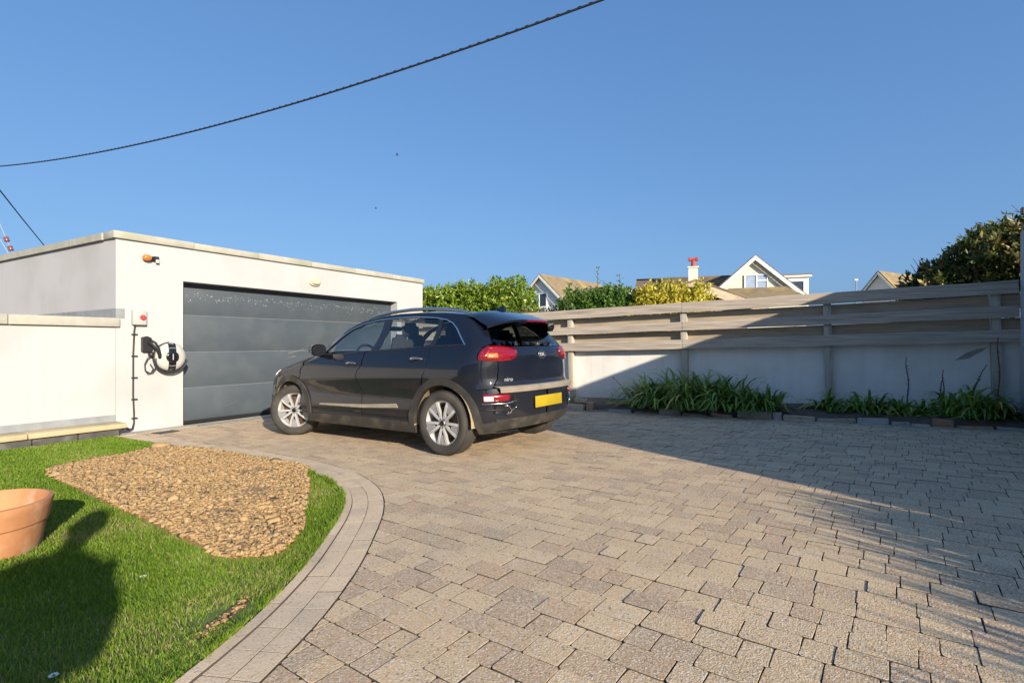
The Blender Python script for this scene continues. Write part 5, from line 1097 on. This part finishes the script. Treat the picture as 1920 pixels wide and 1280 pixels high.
# plate, badge, name
yp = cYR(.51) - .012
q = MB(); q.box(-.262, .262, yp - .012, yp, .452, .568, .004); q.build('number_plate', M['plate'], bp_, smooth=40)
yb = cYR(.99) - .006
em = MB(); em.add([(x * .066, yb, .99 + z * .040) for x, z in [(math.cos(a), math.sin(a)) for a in np.linspace(0, 6.28, 25)[:-1]]], [tuple(range(24))]); eo = em.build('emblem', M['gloss_black'], tg)
em = MB(); em.tube([(.066 * math.cos(a), yb - .004, .99 + .040 * math.sin(a)) for a in np.linspace(0, 2 * math.pi, 33)], .0048, 6); em.build('emblem_ring', M['chrome'], eo, smooth=1)
def letters(body, size, x, y, z, par, name, shear=0, sp=1.0):
    me = text_mesh(body, size, .003, shear, sp); me.materials.append(M['alloy']); o = bpy.data.objects.new(name, me); COL.objects.link(o); o.parent = par; o.location = (x, y, z); o.rotation_euler = (R(90), 0, 0); return o
letters('KIA', .056, 0, yb - .004, .99, eo, 'emblem_letters')
pa, pb = carP(ux(.64, .76), .76), carP(ux(.46, .76), .76); ba = math.atan2(pb.y - pa.y, pb.x - pa.x)
if abs(ba) > math.pi / 2: ba = math.atan2(pa.y - pb.y, pa.x - pb.x)
pm = (pa + pb) / 2; pn = carN(ux(.55, .76), .76); o = letters('niro', .056, pm.x + pn.x * .012, pm.y + pn.y * .012, .752, tg, 'model_badge', .2, 1.1); o.rotation_euler = (R(90), 0, ba)
wp = MB(); yw = lambda z: cYR(z) - .022
wp.tube([(.0, yw(1.10) - .004, 1.098), (.05, yw(1.12), 1.118), (.34, yw(1.125) + .035, 1.128)], [.018, .012, .007], 7); wi = wp.build('rear_wiper', M['plastic_black'], tg, smooth=1)
q = MB(); q.lathe([(.001, -.035), (.022, -.03), (.032, -.01), (.034, .0)], 12, 'y', (0, yw(1.10) + .022, 1.10)); q.build('wiper_pivot', M['plastic_black'], wi, smooth=1)
q = MB(); q.box(-.16, .16, yw(.90) + .014, yw(.90) + .0165, .888, .905, .0); 
# inner shell, wheel wells, cabin
q = MB(); q.box(-.60, .60, -.50, 3.25, .22, .72); q.box(-.845, .845, .47, 2.22, .22, .50); q.box(-.60, .60, -.46, .45, .72, .98); q.box(-.70, .70, 2.1, 2.95, .72, .84); q.build('underbody', M['dark'], car)
for yc in (0, FA):
    for s_ in (-1, 1):
        q = MB(); v = []; f = []; n = 18
        for k in range(n + 1):
            a = R(-6 + 190 * k / n); v += [(s_ * .872, yc + .392 * math.cos(a), ZA + .392 * math.sin(a)), (s_ * .60, yc + .392 * math.cos(a), ZA + .392 * math.sin(a))]
        for k in range(n): f.append((2 * k, 2 * k + 1, 2 * k + 3, 2 * k + 2))
        q.add(v, f); q.build('wheel_arch_liner', M['mud'], car, smooth=1)
def shell(z0, z1, m_):
    q = MB(); v = []; f = []; us = np.linspace(.02, 2.98, 50); zz = np.linspace(z0, z1, 6)
    for z in zz:
        for u in us: p = carP(u, z) - carN(u, z) * .045; v.append((-p.x if m_ else p.x, p.y, p.z))
    for i in range(5):
        for k in range(49): f.append((i * 50 + k, i * 50 + k + 1, (i + 1) * 50 + k + 1, (i + 1) * 50 + k))
    q.add(v, f); return q
both('inner_panel', M['dark'], lambda m: shell(.78, 1.03, m))
q = MB(); v = []; f = []
for z in (.26, .40, .55, .68, .74):
    for k in range(21): x = -.78 + 1.56 * k / 20; p = carP(ux(abs(x), z), z); v.append((x, p.y + .05, z))
for i in range(4):
    for k in range(20): f.append((i * 21 + k, i * 21 + k + 1, (i + 1) * 21 + k + 1, (i + 1) * 21 + k))
q.add(v, f); q.build('rear_crash_panel', M['dark'], car)
def seatb(x, y, w):
    q = MB(); q.box(x - w / 2, x + w / 2, y - .02, y + .50, .62, .76, .05); q.build('seat_cushion', M['seat'], car, smooth=1)
    bm = bmesh.new(); bmesh.ops.create_cube(bm, size=1); bmesh.ops.scale(bm, vec=(w, .13, .60), verts=bm.verts); bmesh.ops.bevel(bm, geom=bm.edges[:], offset=.05, segments=3, affect='EDGES'); bmesh.ops.rotate(bm, matrix=Matrix.Rotation(R(14), 3, 'X'), verts=bm.verts); bmesh.ops.translate(bm, vec=(x, y - .08, .98 - .02), verts=bm.verts); q = MB(); q.bm(bm); q.build('seat_back', M['seat'], car, smooth=1)
    return y - .17
def headr(x, y, w=.26, z=1.295, hh=.19):
    bm = bmesh.new(); bmesh.ops.create_cube(bm, size=1); bmesh.ops.scale(bm, vec=(w, .10, hh), verts=bm.verts); bmesh.ops.bevel(bm, geom=bm.edges[:], offset=.045, segments=3, affect='EDGES'); bmesh.ops.translate(bm, vec=(x, y, z), verts=bm.verts); q = MB(); q.bm(bm); q.build('headrest', M['seat'], car, smooth=1)
    q = MB()
    for d in (-.06, .06): q.tube([(x + d, y, z - .16), (x + d, y, z - .06)], .007, 6)
    q.build('headrest_post', M['chrome'], car)
for x in (-.37, .37): headr(x, seatb(x, 1.12, .50), hh=.20)
seatb(0, .28, 1.22)
for x in (-.40, .0, .40): headr(x, .12, .26, 1.215, .15)
q = MB(); q.box(-.74, .74, 1.85, 2.25, .78, 1.01, .06); q.build('dashboard', M['seat'], car, smooth=1)
q = MB(); c = Vector((-.37, 1.72, .98)); q.tube([c + Vector((.18 * math.cos(a), .07 * math.sin(a), .17 * math.sin(a))) for a in np.linspace(0, 2 * math.pi, 25)], .015, 6); q.build('steering_wheel', M['plastic_black'], car, smooth=1)
q = MB(); q.box(-.11, .11, 1.62, 1.65, 1.33, 1.39, .01); q.build('interior_mirror', M['plastic_black'], car)
q = MB(); q.box(-.66, .66, -.44, .05, .98, 1.0); q.build('parcel_shelf', M['seat'], car)
# wheels
def wheel(x, y, steer):
    s_ = -1 if x < 0 else 1
    w = bpy.data.objects.new('wheel', None); COL.objects.link(w); w.parent = car; w.location = (x, y, WR - .004); w.rotation_euler = (0, 0, steer + (math.pi if s_ > 0 else 0))
    # outer face at local -x
    q = MB(); q.lathe([(.218, .088), (.232, .10), (.285, .107), (.312, .098), (.323, .075), (.326, .03), (.326, -.03), (.323, -.075), (.312, -.098), (.285, -.107), (.245, -.100), (.232, -.092), (.222, -.085)], 48, 'x'); q.build('tyre', M['tyre'], w, smooth=1, fix=True)
    q = MB()
    for k in range(64):
        a = 2 * math.pi * k / 64
        for x0, x1, da in ((-.085, -.03, 0), (.03, .085, .05)):
            c0, s0 = math.cos(a + da), math.sin(a + da); c1, s1 = math.cos(a + da + .055), math.sin(a + da + .055); q.add([(x0, .3262 * c0, .3262 * s0), (x1, .3262 * c0, .3262 * s0), (x1, .3262 * c1, .3262 * s1), (x0, .3262 * c1, .3262 * s1)] + [(x0, .3295 * c0, .3295 * s0), (x1, .3295 * c0, .3295 * s0), (x1, .3295 * c1, .3295 * s1), (x0, .3295 * c1, .3295 * s1)], [(4, 5, 6, 7), (0, 1, 5, 4), (1, 2, 6, 5), (2, 3, 7, 6), (3, 0, 4, 7)])
    tag(q.build('tread', M['tyre'], w), kind='stuff')
    q = MB(); q.lathe([(.226, -.092), (.229, -.088), (.222, -.070), (.205, -.055), (.20, .06), (.222, .085)], 48, 'x'); q.build('rim', M['alloy'], w, smooth=40, fix=True)
    q = MB(); q.lathe([(.001, -.012), (.150, -.012), (.150, .01), (.20, .03)], 36, 'x'); q.build('brake_disc', M['brake'], w, smooth=40)
    for k in range(5):
        a = R(90 + 72 * k); 
        for sg in (-1, 1):
            q = MB(); a0, a1 = a + sg * .20, a + sg * .20 + sg * .10
            def pt(r, ang, dx, ww):
                c, sn = math.cos(ang), math.sin(ang); t = (-sn, c); return [(dx, r * c + t[0] * ww, r * sn + t[1] * ww), (dx, r * c - t[0] * ww, r * sn - t[1] * ww)]
            P = [pt(.036, a + sg * .50, -.080, .014), pt(.10, a + sg * .34, -.088, .012), pt(.17, a + sg * .345, -.090, .012), pt(.224, a + sg * .35, -.084, .015)]
            B = [[(p[0][0] + .03, p[0][1], p[0][2]), (p[1][0] + .03, p[1][1], p[1][2])] for p in P]; v = []; f = []
            for a_, b_ in zip(P, B): v += a_ + b_
            for i in range(3):
                o4 = i * 4; f += [(o4, o4 + 1, o4 + 5, o4 + 4), (o4 + 1, o4 + 3, o4 + 7, o4 + 5), (o4 + 3, o4 + 2, o4 + 6, o4 + 7), (o4 + 2, o4, o4 + 4, o4 + 6)]
            f += [(0, 2, 3, 1), (12, 13, 15, 14)]; q.add(v, f); q.build('spoke', M['alloy'], w, fix=True)
        q = MB(); am = a + R(36); v = []
        for r, da in ((.120, .12), (.223, .25), (.223, -.25), (.120, -.12)): v.append((-.080 if r < .2 else -.084, r * math.cos(am + da), r * math.sin(am + da)))
        v += [(p[0] + .02, p[1], p[2]) for p in v]; q.add(v, [(0, 1, 2, 3), (7, 6, 5, 4), (0, 4, 5, 1), (1, 5, 6, 2), (2, 6, 7, 3), (3, 7, 4, 0)]); q.build('aero_plate', M['alloy_plate'], w, fix=True)
    q = MB(); q.lathe([(.001, -.088), (.030, -.087), (.034, -.080), (.058, -.078), (.062, -.05)], 24, 'x'); q.build('hub', M['alloy_dark'], w, smooth=30)
    q = MB(); q.lathe([(.001, -.090), (.024, -.0895), (.027, -.0872)], 18, 'x'); q.build('hub_cap', M['gloss_black'], w, smooth=30)
    for k in range(5):
        a = R(90 + 36 + 72 * k); q = MB(); q.lathe([(.001, -.086), (.008, -.085), (.008, -.07)], 8, 'x', (0, .046 * math.cos(a), .046 * math.sin(a))); q.build('wheel_nut', M['plastic_black'], w)
    return w
TX = .775
wheel(-TX, 0, 0); wheel(TX, 0, 0); wheel(-TX, FA, R(30)); wheel(TX, FA, R(27))


# ================================================================== PERSON (stands behind the viewer's left; the shadow falls on the lawn)
def skin_chain(name, m, parent, chain, edges, lv=2):
    me = bpy.data.meshes.new(name); me.from_pydata([c[:3] for c in chain], edges, []); o = bpy.data.objects.new(name, me); COL.objects.link(o); o.parent = parent
    sm = o.modifiers.new('skin', 'SKIN'); me.skin_vertices.new() if not me.skin_vertices else None
    for i, c in enumerate(chain):
        r_ = c[3] if isinstance(c[3], tuple) else (c[3], c[3]); me.skin_vertices[0].data[i].radius = r_; me.skin_vertices[0].data[i].use_root = (i == 0)
    sb = o.modifiers.new('sub', 'SUBSURF'); sb.levels = lv; sb.render_levels = lv; me.materials.append(m)
    bpy.context.view_layer.update(); ev = o.evaluated_get(bpy.context.evaluated_depsgraph_get()); m2 = bpy.data.meshes.new_from_object(ev); o.modifiers.clear(); o.data = m2
    m2.polygons.foreach_set('use_smooth', [True] * len(m2.polygons)); return o
PXY = (-1.18, -.84)
pe = thing('person', 'person in a long navy coat standing on the lawn, elbows out, holding a small camera', 'person', (PXY[0], PXY[1], gz(PXY[1]) - .0), R(-58))
# faces local +y
body = [(0, 0, .98, (.17, .12)), (0, .0, 1.15, (.16, .115)), (0, .0, 1.32, (.19, .125)), (0, -.01, 1.44, (.14, .10)), (0, 0, 1.52, .058), (0, .02, 1.60, .07), (0, .025, 1.68, (.078, .095)), (0, .02, 1.75, .06)]
ed = [(i, i + 1) for i in range(7)]
def add(parent_i, pts):
    i0 = parent_i
    for p in pts: body.append(p); ed.append((i0, len(body) - 1)); i0 = len(body) - 1
for s_ in (-1, 1):
    add(0, [(s_ * .10, 0, .90, .10), (s_ * .12, .01, .50, .065), (s_ * .13, -.01, .30, .058), (s_ * .13, -.02, .10, .042), (s_ * .14, .06, .05, .042), (s_ * .145, .15, .035, .032)])
    add(3, [(s_ * .21, -.01, 1.43, .075), (s_ * .28, .03, 1.22, .066), (s_ * .27, .10, 1.14, .06), (s_ * .20, .26, 1.22, .042), (s_ * .10, .33, 1.27, .030), (s_ * .06, .36, 1.29, .034)])
skin_chain('body', M['jacket'], pe, body, ed)
for s_ in (-1, 1):
    for k in range(5):
        z = 1.315 - .018 * k; q = MB()
        if k < 4: q.tube([(s_ * .065, .37, z), (s_ * .055, .41, z + .003), (s_ * .03, .425, z), (s_ * .012, .41, z - .002)], [.010, .0095, .009, .007], 7)
        else: q.tube([(s_ * .06, .35, 1.32), (s_ * .045, .37, 1.345), (s_ * .02, .385, 1.35)], [.011, .010, .008], 7)
        q.build('finger' if k < 4 else 'thumb', M['skin'], pe, smooth=1)
bm = bmesh.new(); bmesh.ops.create_uvsphere(bm, u_segments=20, v_segments=14, radius=1)
for w in bm.verts:
    c = w.co; x, y, z = c.x * .079, c.y * .098, c.z * .118
    if z < -.02: x *= 1 - .28 * min(1, (-z - .02) / .1); y *= 1 - .15 * min(1, (-z - .02) / .1)
    w.co = Vector((x, y + .03, z + 1.66))
q = MB(); q.bm(bm); hd = q.build('head', M['skin'], pe, smooth=1)
q = MB(); q.tube([(0, .122, 1.685), (0, .138, 1.655), (0, .146, 1.64), (0, .128, 1.632)], [.008, .011, .014, .010], 8); q.build('nose', M['skin'], hd, smooth=1)
for s_ in (-1, 1):
    q = MB(); q.lathe([(.001, -.012), (.011, -.006), (.012, 0), (.001, .012)], 10, 'y', (s_ * .032, .115, 1.675)); q.build('eye', M['whitepaint'], hd, smooth=1)
    q = MB(); q.tube([(s_ * .078, .02, 1.69), (s_ * .088, .01, 1.68), (s_ * .086, .012, 1.655), (s_ * .076, .022, 1.635)], [.010, .014, .012, .007], 8); q.build('ear', M['skin'], hd, smooth=1)
q = MB(); q.tube([(-.024, .117, 1.603), (0, .124, 1.604), (.024, .117, 1.603)], [.004, .008, .004], 8); q.build('mouth', M['red_plastic'], hd, smooth=1)
bm = bmesh.new(); bmesh.ops.create_uvsphere(bm, u_segments=22, v_segments=14, radius=1)
bmesh.ops.delete(bm, geom=[w for w in bm.verts if w.co.z < -.25 or (w.co.y > .45 and w.co.z < .42)], context='VERTS')
for w in bm.verts: c = w.co; w.co = Vector((c.x * .092, c.y * .110 + .022, c.z * .128 + 1.672)) * 1.0 + Vector((random.gauss(0, .002), random.gauss(0, .002), random.gauss(0, .003)))
q = MB(); q.bm(bm); q.build('hair', M['hair'], hd, smooth=1)
legs = [(0, 0, .96, (.185, .135)), (0, 0, 1.04, (.178, .13))]; ed = [(0, 1)]; body = legs
for s_ in (-1, 1): add(0, [(s_ * .105, 0, .86, .108), (s_ * .12, .01, .50, .078), (s_ * .13, -.01, .30, .072), (s_ * .132, -.02, .09, .066)])
skin_chain('trousers', M['trousers'], pe, body, ed)
q = MB(); v = []; f = []; n = 24; L_ = [(1.46, .15, .11), (1.38, .25, .15), (1.20, .275, .17), (1.05, .275, .18), (.85, .28, .19), (.55, .285, .20), (.22, .29, .215)]
for z, a_, b_2 in L_: v += [(a_ * math.cos(t_) , b_2 * math.sin(t_) * (1 + .04 * math.sin(6 * t_)), z) for t_ in np.linspace(0, 2 * math.pi, n + 1)[:-1]]
for i in range(len(L_) - 1): f += [(i * n + k, i * n + (k + 1) % n, (i + 1) * n + (k + 1) % n, (i + 1) * n + k) for k in range(n)]
q.add(v, f); q.build('long_coat', M['jacket'], pe, smooth=1)
for s_ in (-1, 1):
    bm = bmesh.new(); bmesh.ops.create_cube(bm, size=1); bmesh.ops.scale(bm, vec=(.10, .28, .09), verts=bm.verts)
    for w in bm.verts:
        if w.co.z > 0 and w.co.y > 0: w.co.z -= .05
    bmesh.ops.bevel(bm, geom=bm.edges[:], offset=.025, segments=3, affect='EDGES'); bmesh.ops.translate(bm, vec=(s_ * .14, .05, .047), verts=bm.verts); q = MB(); q.bm(bm); q.build('shoe', M['plastic_black'], pe, smooth=1)
t = thing('camera', 'small black camera held in front of the person', 'camera', (0, 0, 0)); c_, s_ = math.cos(R(-58)), math.sin(R(-58))
t.location = (PXY[0] - s_ * .40, PXY[1] + c_ * .40, gz(PXY[1]) + 1.29); t.rotation_euler = (0, 0, R(-58))
q = MB(); q.box(-.055, .055, -.02, .02, -.035, .035, .006); q.build('camera_body', M['plastic_black'], t, smooth=40); q = MB(); q.lathe([(.026, .02), (.026, .06), (.022, .062), (.001, .05)], 16, 'y'); q.build('lens', M['plastic_black'], t, smooth=40)
